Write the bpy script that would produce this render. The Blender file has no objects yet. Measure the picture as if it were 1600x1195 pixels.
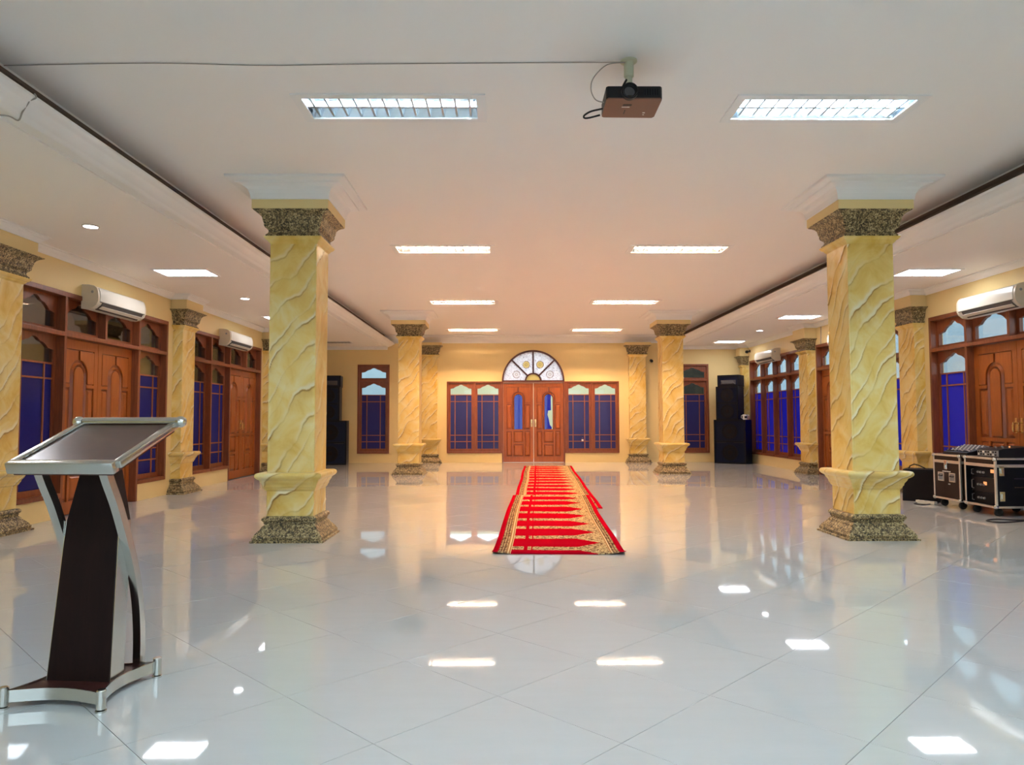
import bpy, bmesh, math, random
import numpy as np
from mathutils import Matrix, Vector
random.seed(7)
SC = bpy.context.scene
COL = SC.collection
PI = math.pi

# ------------------------------------------------------------------ camera
F_PX, PITCH, YAW, ROLL, CAM_H = 1125.42, 0.0518, 0.0090, 0.0023, 1.11
def cam_axes():
    cols = []
    for X, Y, Z in ((1, 0, 0), (0, 1, 0), (0, 0, 1)):
        c, s = math.cos(YAW), math.sin(YAW); X, Y = c*X - s*Y, s*X + c*Y
        c, s = math.cos(PITCH), math.sin(PITCH); d, v = c*Y + s*Z, -s*Y + c*Z
        c, s = math.cos(ROLL), math.sin(ROLL); u = X; u, v = c*u - s*v, s*u + c*v
        cols.append((u, v, d))
    right = Vector([c[0] for c in cols]); up = Vector([c[1] for c in cols]); fwd = Vector([c[2] for c in cols])
    return right, up, fwd
r_, u_, f_ = cam_axes()
cam = bpy.data.cameras.new('camera'); cam_o = bpy.data.objects.new('camera', cam); COL.objects.link(cam_o)
cam.sensor_fit = 'HORIZONTAL'; cam.sensor_width = 36.0; cam.lens = F_PX/1600*36.0
cam.clip_start = 0.05; cam.clip_end = 200
m4 = Matrix((r_, u_, -f_)).transposed().to_4x4(); m4.translation = (0, 0, CAM_H)
cam_o.matrix_world = m4
SC.camera = cam_o

# ------------------------------------------------------------------ world: bright hazy daylight
W = bpy.data.worlds.new('daylight'); SC.world = W; W.use_nodes = True
bg = W.node_tree.nodes['Background']; bg.inputs[0].default_value = (0.80, 0.92, 1.0, 1); bg.inputs[1].default_value = 0.95
# ------------------------------------------------------------------ exposure
SC.view_settings.view_transform = 'Standard'; SC.view_settings.look = 'None'
SC.view_settings.gamma = 1.0; SC.view_settings.use_curve_mapping = False
SC.view_settings.exposure = 2.0
# lamp colours and strengths
COOL = (0.66, 0.88, 1.0); WARM = (1.0, 0.63, 0.38); NEUT = (0.95, 0.95, 1.0)
S_COOL, S_WARM, S_SIDE, S_DOWN = 72.0, 165.0, 6.8, 9.0

# ------------------------------------------------------------------ room measures (metres)
ZM, ZS = 3.326, 3.037            # ceiling of the nave, of the aisles
FW, LW, RW, NW = 18.861, -5.097, 6.287, -2.6
WT = 0.20                        # wall thickness
XC = 0.731                       # axis of the hall
XL, XR, YF, YM = -1.9885, 3.4512, 6.929, 15.0035   # the four columns
LIP_L, LIP_R = -2.905, 4.245
SOF_L, SOF_R = -3.09, 4.485
REC_L, REC_R = -3.22, 4.60
UZ0, UZ1, TRZ = 0.235, 2.605, 2.09   # joinery sill, head, transom

# ------------------------------------------------------------------ helpers
class MB:
    def __init__(self, xf=None): self.v = []; self.f = []; self.xf = xf
    def add(self, vs, fs):
        o = len(self.v)
        self.v += [self.xf(*p) if self.xf else tuple(p) for p in vs]
        self.f += [tuple(i + o for i in f) for f in fs]
        return self
    def box(self, x0, x1, y0, y1, z0, z1):
        return self.add([(x0,y0,z0),(x1,y0,z0),(x1,y1,z0),(x0,y1,z0),(x0,y0,z1),(x1,y0,z1),(x1,y1,z1),(x0,y1,z1)],
                        [(0,3,2,1),(4,5,6,7),(0,1,5,4),(1,2,6,5),(2,3,7,6),(3,0,4,7)])
    def frustum(self, x0, x1, z0, z1, y, t, ins):      # raised panel, front towards -y
        a = [(x0,y,z0),(x1,y,z0),(x1,y,z1),(x0,y,z1)]
        b = [(x0+ins,y-t,z0+ins),(x1-ins,y-t,z0+ins),(x1-ins,y-t,z1-ins),(x0+ins,y-t,z1-ins)]
        return self.add(a+b, [(4,5,6,7)] + [(i,(i+1)%4,(i+1)%4+4,i+4) for i in range(4)] + [(3,2,1,0)])
    def prism(self, poly, axis, c0, c1, caps=True):
        n = len(poly)
        def P(a, b, c): return {'x': (c,a,b), 'y': (a,c,b), 'z': (a,b,c)}[axis]
        fs = [(i,(i+1)%n,(i+1)%n+n,i+n) for i in range(n)]
        if caps: fs += [tuple(range(n)), tuple(range(2*n-1, n-1, -1))]
        return self.add([P(a,b,c0) for a,b in poly] + [P(a,b,c1) for a,b in poly], fs)
    def ext(self, prof, axis, c0, c1):                 # open profile
        n = len(prof)
        def P(a, b, c): return {'x': (c,a,b), 'y': (a,c,b), 'z': (a,b,c)}[axis]
        return self.add([P(a,b,c0) for a,b in prof] + [P(a,b,c1) for a,b in prof],
                        [(i,i+1,i+1+n,i+n) for i in range(n-1)])
    def curve_slab(self, pts, zt, y0, y1):             # solid between a curve of (x,z) points and the level zt
        n = len(pts)
        v = []
        for y in (y0, y1):
            v += [(x,y,z) for x,z in pts] + [(x,y,zt) for x,z in pts]
        fs = []
        for i in range(n-1):
            fs += [(i,i+1,n+i+1,n+i), (2*n+i,3*n+i,3*n+i+1,2*n+i+1), (i,2*n+i,2*n+i+1,i+1), (n+i,n+i+1,3*n+i+1,3*n+i)]
        fs += [(0,n,3*n,2*n), (n-1,3*n-1,4*n-1,2*n-1)]
        return self.add(v, fs)
    def rings(self, rings, cap=True, closed=True):     # list of equal loops
        n = len(rings[0]); v = [p for r in rings for p in r]; fs = []
        for k in range(len(rings)-1):
            for i in range(n if closed else n-1):
                j = (i+1) % n
                fs.append((k*n+i, k*n+j, (k+1)*n+j, (k+1)*n+i))
        if cap: fs += [tuple(range(n-1,-1,-1)), tuple(range((len(rings)-1)*n, len(rings)*n))]
        return self.add(v, fs)
    def tube(self, path, r, n=8):
        path = [Vector(p) for p in path]; rings = []
        up = Vector((0.13,0.21,0.97))
        for i, p in enumerate(path):
            t = (path[min(i+1,len(path)-1)] - path[max(i-1,0)]).normalized()
            a = t.cross(up)
            if a.length < 1e-3: a = t.cross(Vector((1,0,0)))
            a.normalize(); b = t.cross(a)
            rr = r[i] if isinstance(r, (list, tuple)) else r
            rings.append([tuple(p + a*math.cos(2*PI*k/n)*rr + b*math.sin(2*PI*k/n)*rr) for k in range(n)])
        return self.rings(rings)
    def lathe(self, prof, axis='z', c=(0,0,0), n=24):  # prof of (radius, height)
        def P(r, h, a):
            q, s = r*math.cos(a), r*math.sin(a)
            return {'z': (c[0]+q,c[1]+s,c[2]+h), 'y': (c[0]+q,c[1]+h,c[2]+s), 'x': (c[0]+h,c[1]+q,c[2]+s)}[axis]
        return self.rings([[P(r,h,2*PI*k/n) for k in range(n)] for r,h in prof])
    def sweep(self, path, w, h):                       # flat bar swept in the y-z plane at given x: path of (x,y,z)
        rings = []
        for i, p in enumerate(path):
            a = Vector(path[max(i-1,0)]); b = Vector(path[min(i+1,len(path)-1)]); t = (b-a).normalized()
            nrm = Vector((0,-t.z,t.y)); p = Vector(p); e = Vector((1,0,0))
            rings.append([tuple(p+e*sx*w/2+nrm*sn*h/2) for sx,sn in ((-1,-1),(1,-1),(1,1),(-1,1))])
        return self.rings(rings)
    def build(self, name, mat, parent=None, smooth=False, bevel=0, loc=None, rz=0, fix=True, angle=35):
        me = bpy.data.meshes.new(name); me.from_pydata(self.v, [], self.f)
        if fix or bevel:
            bm = bmesh.new(); bm.from_mesh(me)
            bmesh.ops.recalc_face_normals(bm, faces=bm.faces)
            if bevel: bmesh.ops.bevel(bm, geom=list(bm.edges), offset=bevel, segments=2, affect='EDGES', clamp_overlap=True, profile=0.6)
            bm.to_mesh(me); bm.free()
        me.materials.append(mat)
        if smooth:
            me.polygons.foreach_set('use_smooth', [True]*len(me.polygons))
            try: me.set_sharp_from_angle(angle=math.radians(angle))
            except Exception: pass
        o = bpy.data.objects.new(name, me); COL.objects.link(o)
        if parent: o.parent = parent
        if loc: o.location = loc
        if rz: o.rotation_euler = (0,0,rz)
        return o

def tag(o, label, cat, group=None, kind=None):
    o['label'] = label; o['category'] = cat
    if group: o['group'] = group
    if kind: o['kind'] = kind
    return o
def empty(name, loc=(0,0,0), rz=0):
    o = bpy.data.objects.new(name, None); COL.objects.link(o); o.location = loc; o.rotation_euler = (0,0,rz)
    o.empty_display_size = 0.1
    return o
def thing(name, label, cat, loc=(0,0,0), rz=0, group=None, kind=None):
    return tag(empty(name, loc, rz), label, cat, group, kind)
def struct(o, label=None, cat=None):
    o['kind'] = 'structure'
    if label: o['label'] = label; o['category'] = cat
    return o
def link_copy(src, parent, loc):
    c = src.copy(); COL.objects.link(c); c.parent = parent; c.location = loc; return c

# ------------------------------------------------------------------ materials
class EX:      # arithmetic on shader sockets
    def __init__(s, nt, sock): s.nt = nt; s.s = sock
    def op(s, o, b=None, c=None):
        n = s.nt.nodes.new('ShaderNodeMath'); n.operation = o; s.nt.links.new(s.s, n.inputs[0])
        for i, q in ((1, b), (2, c)):
            if q is None: continue
            if isinstance(q, EX): s.nt.links.new(q.s, n.inputs[i])
            else: n.inputs[i].default_value = q
        return EX(s.nt, n.outputs[0])
    def __add__(s, b): return s.op('ADD', b)
    def __sub__(s, b): return s.op('SUBTRACT', b)
    def __mul__(s, b): return s.op('MULTIPLY', b)
    def __truediv__(s, b): return s.op('DIVIDE', b)
    def lt(s, b): return s.op('LESS_THAN', b)
    def gt(s, b): return s.op('GREATER_THAN', b)
    def frac(s): return s.op('FRACT')
    def abs(s): return s.op('ABSOLUTE')
    def max(s, b): return s.op('MAXIMUM', b)
    def min(s, b): return s.op('MINIMUM', b)
    def clamp(s):
        n = s.nt.nodes.new('ShaderNodeClamp'); s.nt.links.new(s.s, n.inputs[0]); return EX(s.nt, n.outputs[0])
def mixc(nt, fac, a, b):
    n = nt.nodes.new('ShaderNodeMix'); n.data_type = 'RGBA'
    for i, q in ((0, fac), (6, a), (7, b)):
        if isinstance(q, EX): nt.links.new(q.s, n.inputs[i])
        elif isinstance(q, bpy.types.NodeSocket): nt.links.new(q, n.inputs[i])
        elif i == 0: n.inputs[0].default_value = q
        else: n.inputs[i].default_value = (*q, 1)
    return n.outputs[2]
def base_mat(name, color=(.8,.8,.8), rough=.5, metal=0, spec=.5, coat=0, coat_rough=.03):
    m = bpy.data.materials.new(name); m.use_nodes = True; nt = m.node_tree
    b = nt.nodes['Principled BSDF']
    b.inputs['Base Color'].default_value = (*color, 1); b.inputs['Roughness'].default_value = rough
    b.inputs['Metallic'].default_value = metal; b.inputs['Specular IOR Level'].default_value = spec
    b.inputs['Coat Weight'].default_value = coat; b.inputs['Coat Roughness'].default_value = coat_rough
    return m, nt, b
def tex_coord(nt, scale=(1,1,1), kind='Object'):
    tc = nt.nodes.new('ShaderNodeTexCoord'); mp = nt.nodes.new('ShaderNodeMapping')
    mp.inputs['Scale'].default_value = scale; nt.links.new(tc.outputs[kind], mp.inputs[0]); return mp.outputs[0]
def noise(nt, vec, scale, detail=3, rough=.5, dist=0):
    n = nt.nodes.new('ShaderNodeTexNoise'); n.inputs['Scale'].default_value = scale; n.inputs['Detail'].default_value = detail
    n.inputs['Roughness'].default_value = rough; n.inputs['Distortion'].default_value = dist
    nt.links.new(vec, n.inputs['Vector']); return EX(nt, n.outputs['Fac'])
def ramp(nt, fac, stops):
    r = nt.nodes.new('ShaderNodeValToRGB'); e = r.color_ramp.elements
    while len(e) < len(stops): e.new(.5)
    for k, (p, c) in enumerate(stops): e[k].position = p; e[k].color = (*c, 1)
    nt.links.new(fac.s, r.inputs[0]); return r.outputs[0]
def bump(nt, b, h, strength, dist=.01):
    n = nt.nodes.new('ShaderNodeBump'); n.inputs['Strength'].default_value = strength; n.inputs['Distance'].default_value = dist
    nt.links.new(h.s, n.inputs['Height']); nt.links.new(n.outputs[0], b.inputs['Normal'])
def paint(name, color, rough=.55, var=.06, scale=3.0, bstr=.05, spec=.3):
    m, nt, b = base_mat(name, color, rough, spec=spec)
    v = tex_coord(nt); n = noise(nt, v, scale, 5)
    nt.links.new(mixc(nt, n, tuple(c*(1-var) for c in color), tuple(min(1,c*(1+var)) for c in color)), b.inputs['Base Color'])
    bump(nt, b, noise(nt, v, 60, 2), bstr, .002)
    return m
def wood(name, c0, c1, rough=.38, coat=.10, scale=(14,14,1.3), spec=.5):
    m, nt, b = base_mat(name, c0, rough, coat=coat, coat_rough=.18, spec=spec)
    v = tex_coord(nt, scale); n = noise(nt, v, 2.2, 6, .6, 1.2); n2 = noise(nt, tex_coord(nt, (60,60,2)), 2, 2)
    f = (n*0.75 + n2*0.25)
    nt.links.new(ramp(nt, f, [(.3, c0), (.52, tuple((a+q)/2 for a,q in zip(c0,c1))), (.7, c1)]), b.inputs['Base Color'])
    bump(nt, b, n2, .06, .001)
    return m
def emit(name, color, strength):
    m = bpy.data.materials.new(name); m.use_nodes = True; nt = m.node_tree; nt.nodes.clear()
    e = nt.nodes.new('ShaderNodeEmission'); e.inputs[0].default_value = (*color,1); e.inputs[1].default_value = strength
    o = nt.nodes.new('ShaderNodeOutputMaterial'); nt.links.new(e.outputs[0], o.inputs[0]); return m
def glass(name, tint=(.9,.95,.97), refl=.015):
    m = bpy.data.materials.new(name); m.use_nodes = True; nt = m.node_tree; nt.nodes.clear()
    t = nt.nodes.new('ShaderNodeBsdfTransparent'); t.inputs[0].default_value = (*tint,1)
    g = nt.nodes.new('ShaderNodeBsdfGlossy'); g.inputs['Roughness'].default_value = .02
    lw = nt.nodes.new('ShaderNodeLayerWeight'); lw.inputs[0].default_value = .25
    fr = EX(nt, lw.outputs['Fresnel'])*0.36 + refl
    mx = nt.nodes.new('ShaderNodeMixShader'); nt.links.new(fr.s, mx.inputs[0]); nt.links.new(t.outputs[0], mx.inputs[1]); nt.links.new(g.outputs[0], mx.inputs[2])
    o = nt.nodes.new('ShaderNodeOutputMaterial'); nt.links.new(mx.outputs[0], o.inputs[0]); return m
def film(name, color, trans, tint=None):
    m = bpy.data.materials.new(name); m.use_nodes = True; nt = m.node_tree; nt.nodes.clear()
    d = nt.nodes.new('ShaderNodeBsdfDiffuse'); d.inputs[0].default_value = (*color,1)
    t = nt.nodes.new('ShaderNodeBsdfTranslucent'); t.inputs[0].default_value = (*(tint or color),1)
    g = nt.nodes.new('ShaderNodeBsdfGlossy'); g.inputs['Roughness'].default_value = .12
    a = nt.nodes.new('ShaderNodeMixShader'); a.inputs[0].default_value = trans
    nt.links.new(d.outputs[0], a.inputs[1]); nt.links.new(t.outputs[0], a.inputs[2])
    q = nt.nodes.new('ShaderNodeMixShader'); q.inputs[0].default_value = .02
    nt.links.new(a.outputs[0], q.inputs[1]); nt.links.new(g.outputs[0], q.inputs[2])
    o = nt.nodes.new('ShaderNodeOutputMaterial'); nt.links.new(q.outputs[0], o.inputs[0]); return m

M = {}
M['ceiling'] = paint('ceiling_paint', (.90,.885,.87), .6, .015, 1.2, .02)
M['white'] = paint('white_moulding_paint', (.86,.86,.86), .5, .03)
M['cove'] = paint('shade_dark_cove_paint', (.16,.12,.10), .7, .1)  # shade of the unlit cove put into the paint colour
M['wall'] = paint('cream_wall_paint', (.78,.62,.30), .5, .05, 1.5, .03)
M['wall_aisle'] = M['wall']
M['wood'] = wood('varnished_red_brown_wood', (.14,.032,.010), (.27,.072,.020))
M['door_wood'] = wood('varnished_amber_brown_wood', (.25,.055,.006), (.40,.105,.012))
M['bar'] = wood('glazing_bar_wood', (.22,.06,.03), (.34,.11,.06), .4)
M['glass'] = glass('clear_glass')
M['film'] = film('blue_window_film', (.034,.036,.22), .42, (.012,.085,.95))
M['shaded_navy_blind'] = film('shaded_navy_blind_behind_glass', (.030,.032,.145), .15, (.02,.05,.55))  # curtain tone, darkened further: weaker outside light put into the colour
M['chrome'] = base_mat('brushed_steel', (.62,.61,.57), .2, 1)[0]
M['brass'] = base_mat('brass', (.75,.55,.25), .25, 1)[0]
M['alu'] = base_mat('aluminium_extrusion', (.72,.66,.58), .38, .75)[0]
M['reflector'] = base_mat('mirror_reflector', (.50,.53,.57), .16, .9)[0]
M['louvre'] = base_mat('louvre_blade_grey', (.34,.38,.42), .3, .6)[0]
M['black'] = base_mat('black_plastic', (.010,.010,.012), .4, spec=.25)[0]
M['blackbox'] = paint('black_cabinet_paint', (.009,.009,.012), .5, .2, 20, .1, .1)
M['navy'] = paint('blue_black_cabinet_side', (.006,.009,.026), .4, .1, 3, .02, .12)
M['mesh'] = base_mat('speaker_grille_cloth', (.012,.010,.010), .8, spec=.1)[0]
M['cone'] = base_mat('speaker_cone_paper', (.016,.011,.010), .8, spec=.1)[0]
M['horn'] = base_mat('dark_grey_horn', (.05,.05,.052), .4)[0]
M['rubber'] = base_mat('black_rubber', (.010,.010,.010), .6)[0]
M['acwhite'] = base_mat('ivory_ac_plastic', (.66,.64,.56), .3)[0]
M['acend'] = base_mat('beige_ac_plastic', (.62,.55,.43), .35)[0]
M['acdark'] = base_mat('dark_ac_outlet', (.05,.045,.04), .6)[0]
M['mount'] = base_mat('cream_painted_pipe', (.58,.58,.42), .4)[0]
M['projtop'] = base_mat('brown_projector_plastic', (.15,.06,.036), .45)[0]
M['cable'] = base_mat('grey_cable', (.36,.34,.32), .6)[0]
M['darkwood'] = wood('dark_mahogany_laminate', (.009,.0035,.003), (.020,.007,.0055), .5, 0, (3,3,1), .12)
M['redwood'] = wood('red_mahogany_laminate', (.045,.012,.010), (.07,.02,.016), .28, .3, (2,8,2))
M['laminate'] = paint('dark_brown_case_laminate', (.028,.016,.012), .45, .1, 8, .05, .15)
M['paper'] = base_mat('white_paper', (.8,.8,.78), .6)[0]
M['orange'] = emit('orange_display', (1.0,.38,.14), .30)
M['grey'] = base_mat('grey_plastic', (.25,.26,.28), .45)[0]
M['mixblue'] = base_mat('blue_grey_mixer_panel', (.10,.14,.21), .35)[0]
M['mug'] = base_mat('white_ceramic', (.75,.72,.68), .2)[0]
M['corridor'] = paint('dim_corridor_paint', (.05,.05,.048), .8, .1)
M['neighbour'] = paint('pale_neighbour_wall', (.30,.38,.43), .8, .06, 1.0, 0)
M['neighbour2'] = paint('cream_neighbour_wall', (.58,.50,.30), .8, .08, 1.0, 0)
M['ground'] = paint('grey_ground', (.35,.35,.34), .8, .1)
M['lamp_ring'] = base_mat('downlight_ring', (.55,.48,.42), .4, .4)[0]
M['lampoff'] = base_mat('unlit_diffuser', (.30,.27,.25), .4)[0]
M['cool'] = emit('cool_white_tube', COOL, S_COOL)
M['warm'] = emit('warm_white_tube', WARM, S_WARM)
M['panel_on'] = emit('lit_diffuser', NEUT, S_SIDE)
M['down_on'] = emit('lit_downlight', NEUT, S_DOWN)
M['tube_off'] = base_mat('unlit_tube', (.7,.75,.8), .3)[0]
def m_tile():
    m, nt, b = base_mat('polished_porcelain_tile', (.61,.615,.605), .03, spec=.95)
    v = tex_coord(nt, (1,1,1), 'Object'); oi = nt.nodes.new('ShaderNodeObjectInfo')
    n = noise(nt, tex_coord(nt, (1.2,6,1)), 2.0, 5, .6, .5)
    nt.links.new(mixc(nt, n, (.54,.545,.535), (.59,.595,.59)), b.inputs['Base Color'])
    return m
M['tile'] = m_tile()
M['grout'] = paint('grey_grout', (.20,.195,.19), .8, .05)
def m_granite():
    m, nt, b = base_mat('speckled_granite_paint', (.2,.15,.1), .45)
    v = tex_coord(nt); n = noise(nt, v, 80, 3, .7); n2 = noise(nt, v, 30, 2, .5)
    f = n*0.68 + n2*0.32
    nt.links.new(ramp(nt, f, [(.40,(.010,.008,.005)),(.47,(.09,.062,.025)),(.53,(.30,.215,.085)),(.61,(.58,.48,.28))]), b.inputs['Base Color'])
    bump(nt, b, n, .5, .006); return m
M['granite'] = m_granite()
def m_marble():
    m, nt, b = base_mat('yellow_faux_marble_paint', (.7,.5,.2), .3, spec=.4)
    a = nt.nodes.new('ShaderNodeAttribute'); a.attribute_name = 'veins'
    sp = nt.nodes.new('ShaderNodeSeparateColor'); nt.links.new(a.outputs['Color'], sp.inputs[0])
    v = tex_coord(nt); n = noise(nt, v, 3.2, 4, .6, .8); n2 = noise(nt, v, 9, 3, .6, .4)
    c = ramp(nt, n, [(.32,(.67,.41,.065)),(.48,(.76,.55,.17)),(.66,(.80,.66,.30))])
    st = (EX(nt, sp.outputs[0])*(n2*1.7 - 0.25)).clamp()
    c2 = mixc(nt, st, c, (.46,.21,.020))
    c3 = mixc(nt, (EX(nt, sp.outputs[1])*0.75).clamp(), c2, (.84,.78,.58))
    c4 = mixc(nt, (EX(nt, sp.outputs[2])*0.95).clamp(), c3, (.20,.095,.018))
    nt.links.new(c4, b.inputs['Base Color']); bump(nt, b, noise(nt, v, 45, 2), .08, .003)
    return m
M['marble'] = m_marble()
def m_fan():
    m = bpy.data.materials.new('etched_white_fanlight_glass'); m.use_nodes = True; nt = m.node_tree; nt.nodes.clear()
    v = tex_coord(nt)
    vo = nt.nodes.new('ShaderNodeTexVoronoi'); vo.inputs['Scale'].default_value = 20; nt.links.new(v, vo.inputs[0])
    n = noise(nt, v, 26, 3, .6, 1.5)
    line = ((EX(nt, vo.outputs['Distance'])-0.42).abs().lt(.05)) * n.gt(.5)
    dots = n.gt(.63)
    sx = nt.nodes.new('ShaderNodeSeparateXYZ'); nt.links.new(v, sx.inputs[0])
    ax, az = EX(nt, sx.outputs[0]).abs(), EX(nt, sx.outputs[2])
    c = mixc(nt, (line.max(dots)*0.75), (.93,.90,.92), (.34,.25,.30))
    for cx, cz, gold in ((.475*math.cos(PI*3/8), .475*math.sin(PI*3/8), (.80,.62,.25)), (.475*math.cos(PI/8), .475*math.sin(PI/8), (.85,.80,.80))):
        dx, dz = ax-cx, az-cz; r = (dx*dx+dz*dz).op('SQRT')
        c = mixc(nt, r.lt(.085)*0.8, c, gold); c = mixc(nt, ((r-.092).abs().lt(.010) * n.gt(.44))*0.9, c, (.40,.26,.22)); c = mixc(nt, (r-.03).abs().lt(.006)*0.8, c, (.45,.30,.20))
    t = nt.nodes.new('ShaderNodeBsdfTranslucent'); nt.links.new(c, t.inputs[0])
    d = nt.nodes.new('ShaderNodeBsdfDiffuse'); nt.links.new(c, d.inputs[0])
    a = nt.nodes.new('ShaderNodeMixShader'); a.inputs[0].default_value = .18
    nt.links.new(t.outputs[0], a.inputs[1]); nt.links.new(d.outputs[0], a.inputs[2])
    o = nt.nodes.new('ShaderNodeOutputMaterial'); nt.links.new(a.outputs[0], o.inputs[0]); return m
M['fan'] = m_fan()
M['fangold'] = film('gold_fanlight_glass', (.85,.68,.35), .8)
def m_carpet():
    m, nt, b = base_mat('woven_red_prayer_carpet', (.6,.01,.02), .95, spec=0)
    tc = nt.nodes.new('ShaderNodeTexCoord'); sx = nt.nodes.new('ShaderNodeSeparateXYZ'); nt.links.new(tc.outputs['UV'], sx.inputs[0])
    u = EX(nt, sx.outputs[0]); y = EX(nt, sx.outputs[1])        # u across 0..1, y in units of one mat
    dy = (y.frac() - 0.5).abs()                                  # 0 at the middle of a lozenge, .5 between two
    hw = (((u - 0.66)/0.185) * -1.0 + 1.0).min(1.0) * 0.36
    lo = ((u - 0.15)/0.03).clamp().min(1.0)
    red_in = dy.lt(hw)
    uv = nt.nodes.new('ShaderNodeCombineXYZ'); nt.links.new((u*1.1).s, uv.inputs[0]); nt.links.new((y*0.6).s, uv.inputs[1])
    n = noise(nt, uv.outputs[0], 42, 2, .6, 1.0); fl = n.gt(.53)
    cream, dark, red = (.62,.43,.20), (.10,.035,.02), (.40,.002,.011)
    flor = mixc(nt, fl, cream, dark)
    gap = (u.gt(.232)*u.lt(.262)).max(u.gt(.29)*u.lt(.30))        # red slits in the cream strips
    field = mixc(nt, red_in.max(gap), flor, red)
    wv = ((u*46.0).frac()-0.5).abs()
    zig = ((y*14.0).frac()-0.5).abs()
    diam = (wv + zig).gt(.52)
    bl = mixc(nt, diam.max(fl), cream, dark)                              # left border band
    lines = mixc(nt, wv.gt(.27), (.68,.50,.26), (.36,.16,.06))
    rb = mixc(nt, zig.gt(.25), (.42,.03,.03), (.60,.42,.22))
    c = mixc(nt, u.gt(.140), lines, field)
    c = mixc(nt, u.lt(.105), c, bl)
    c = mixc(nt, u.lt(.042), c, red)
    c = mixc(nt, u.gt(.885), c, lines)
    c = mixc(nt, u.gt(.905), c, bl)
    c = mixc(nt, u.gt(.955), c, red)
    nt.links.new(c, b.inputs['Base Color'])
    bump(nt, b, noise(nt, uv.outputs[0], 400, 1), .3, .002); return m
M['carpet'] = m_carpet()

# ================================================================== STRUCTURE
# ---- floor: grout bed, tiles laid diagonally (300 nearest as parts, the others joined)
fl = MB().box(LW-WT, RW+WT, NW-WT, FW+WT, -.12, -.0035).build('floor', M['grout'])
struct(fl, 'white polished porcelain floor tiled on the diagonal', 'floor')
PU, PV, U0, V0, JN = .598, .608, 1.473, 1.510, .0024
R2 = math.sqrt(.5)
def clip(poly, axis, lim, keep_less):
    out = []
    for i in range(len(poly)):
        a, b = poly[i], poly[(i+1) % len(poly)]
        ia = (a[axis] <= lim) if keep_less else (a[axis] >= lim); ib = (b[axis] <= lim) if keep_less else (b[axis] >= lim)
        if ia: out.append(a)
        if ia != ib:
            t = (lim-a[axis])/(b[axis]-a[axis]); out.append((a[0]+(b[0]-a[0])*t, a[1]+(b[1]-a[1])*t))
    return out
cells = []
for i in range(-14, 46):
    for j in range(-24, 46):
        u0, v0 = U0+i*PU+JN/2, V0+j*PV+JN/2; u1, v1 = u0+PU-JN, v0+PV-JN
        poly = [((u-v)*R2, (u+v)*R2) for u, v in ((u0,v0),(u1,v0),(u1,v1),(u0,v1))]
        q = poly
        for ax, lim, kl in ((0,LW,False),(0,RW,True),(1,NW,False),(1,FW,True)): q = clip(q, ax, lim, kl) if q else q
        if len(q) < 3: continue
        cx, cy = sum(p[0] for p in poly)/4, sum(p[1] for p in poly)/4
        whole = len(q) == 4 and all(abs(a[0]-b[0])+abs(a[1]-b[1]) < 1e-6 for a, b in zip(q, poly))
        seen = cy > 1.9 and abs(cx) < cy*0.72 + .35
        cells.append((cy if (whole and seen) else 1e9, cx, cy, q))
cells.sort(key=lambda c: c[0])
tile_mb = MB(); hu, hv = (PU-JN)/2, (PV-JN)/2
def tile_solid(mb, poly, cx=0, cy=0, ch=.0002):
    n = len(poly); mx = sum(p[0] for p in poly)/n; my = sum(p[1] for p in poly)/n
    ins = [(mx+(x-mx)*(1-ch/.3), my+(y-my)*(1-ch/.3)) for x, y in poly]
    v = [(x-cx,y-cy,-.009) for x,y in poly] + [(x-cx,y-cy,-ch) for x,y in poly] + [(x-cx,y-cy,0) for x,y in ins]
    f = [tuple(range(2*n,3*n))]
    for k in (0,1): f += [(k*n+i,k*n+(i+1)%n,(k+1)*n+(i+1)%n,(k+1)*n+i) for i in range(n)]
    mb.add(v, f)
tile0 = None; rest = MB()
for k, (key, cx, cy, q) in enumerate(cells):
    if k < 300 and key < 1e8:
        if tile0 is None:
            mb = MB(); tile_solid(mb, q, cx, cy); tile0 = mb.build('tile', M['tile'], fl, loc=(cx,cy,0))
        else: link_copy(tile0, fl, (cx,cy,0))
    else: tile_solid(rest, q)
ro = rest.build('tile_field', M['tile'], fl); ro['kind'] = 'stuff'

# ---- nave ceiling with openings for the recessed lights
LX, LY = (-.80, 2.26), (0.80, 5.02, 9.26, 13.47, 17.66)
LHX, LHY = .60, .165
def slab_with_holes(x0, x1, y0, y1, z, holes):
    xs = sorted({x0, x1, *[h[0] for h in holes], *[h[1] for h in holes]}); ys = sorted({y0, y1, *[h[2] for h in holes], *[h[3] for h in holes]})
    mb = MB()
    for a, b in zip(xs, xs[1:]):
        for c, d in zip(ys, ys[1:]):
            mx, my = (a+b)/2, (c+d)/2
            if any(h[0] < mx < h[1] and h[2] < my < h[3] for h in holes): continue
            mb.add([(a,c,z),(b,c,z),(b,d,z),(a,d,z)], [(3,2,1,0)])
    mb.box(x0, x1, y0, y1, z+.15, z+.25)
    return mb
holes = [(x-LHX, x+LHX, y-LHY, y+LHY) for x in LX for y in LY]
struct(slab_with_holes(REC_L, REC_R, NW, FW, ZM, holes).build('ceiling', M['ceiling'], fix=False), 'flat white plaster ceiling over the middle of the hall', 'ceiling')
# aisle ceilings with the recess wall of the cove
for s, wx, sx, rx in ((-1, LW, SOF_L, REC_L), (1, RW, SOF_R, REC_R)):
    o = MB().box(min(wx,rx), max(wx,rx), NW, FW, ZS, ZM+.25).build('ceiling', M['ceiling'])
    struct(o, 'lower white ceiling of the %s aisle' % ('left' if s < 0 else 'right'), 'ceiling')
TRIM = [0]
def trim(mb, mat, label=None, smooth=True):
    TRIM[0] += 1
    o = mb.build('trim_%d' % TRIM[0], mat, smooth=smooth, angle=50); struct(o, label, 'moulding' if label else None); return o
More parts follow.
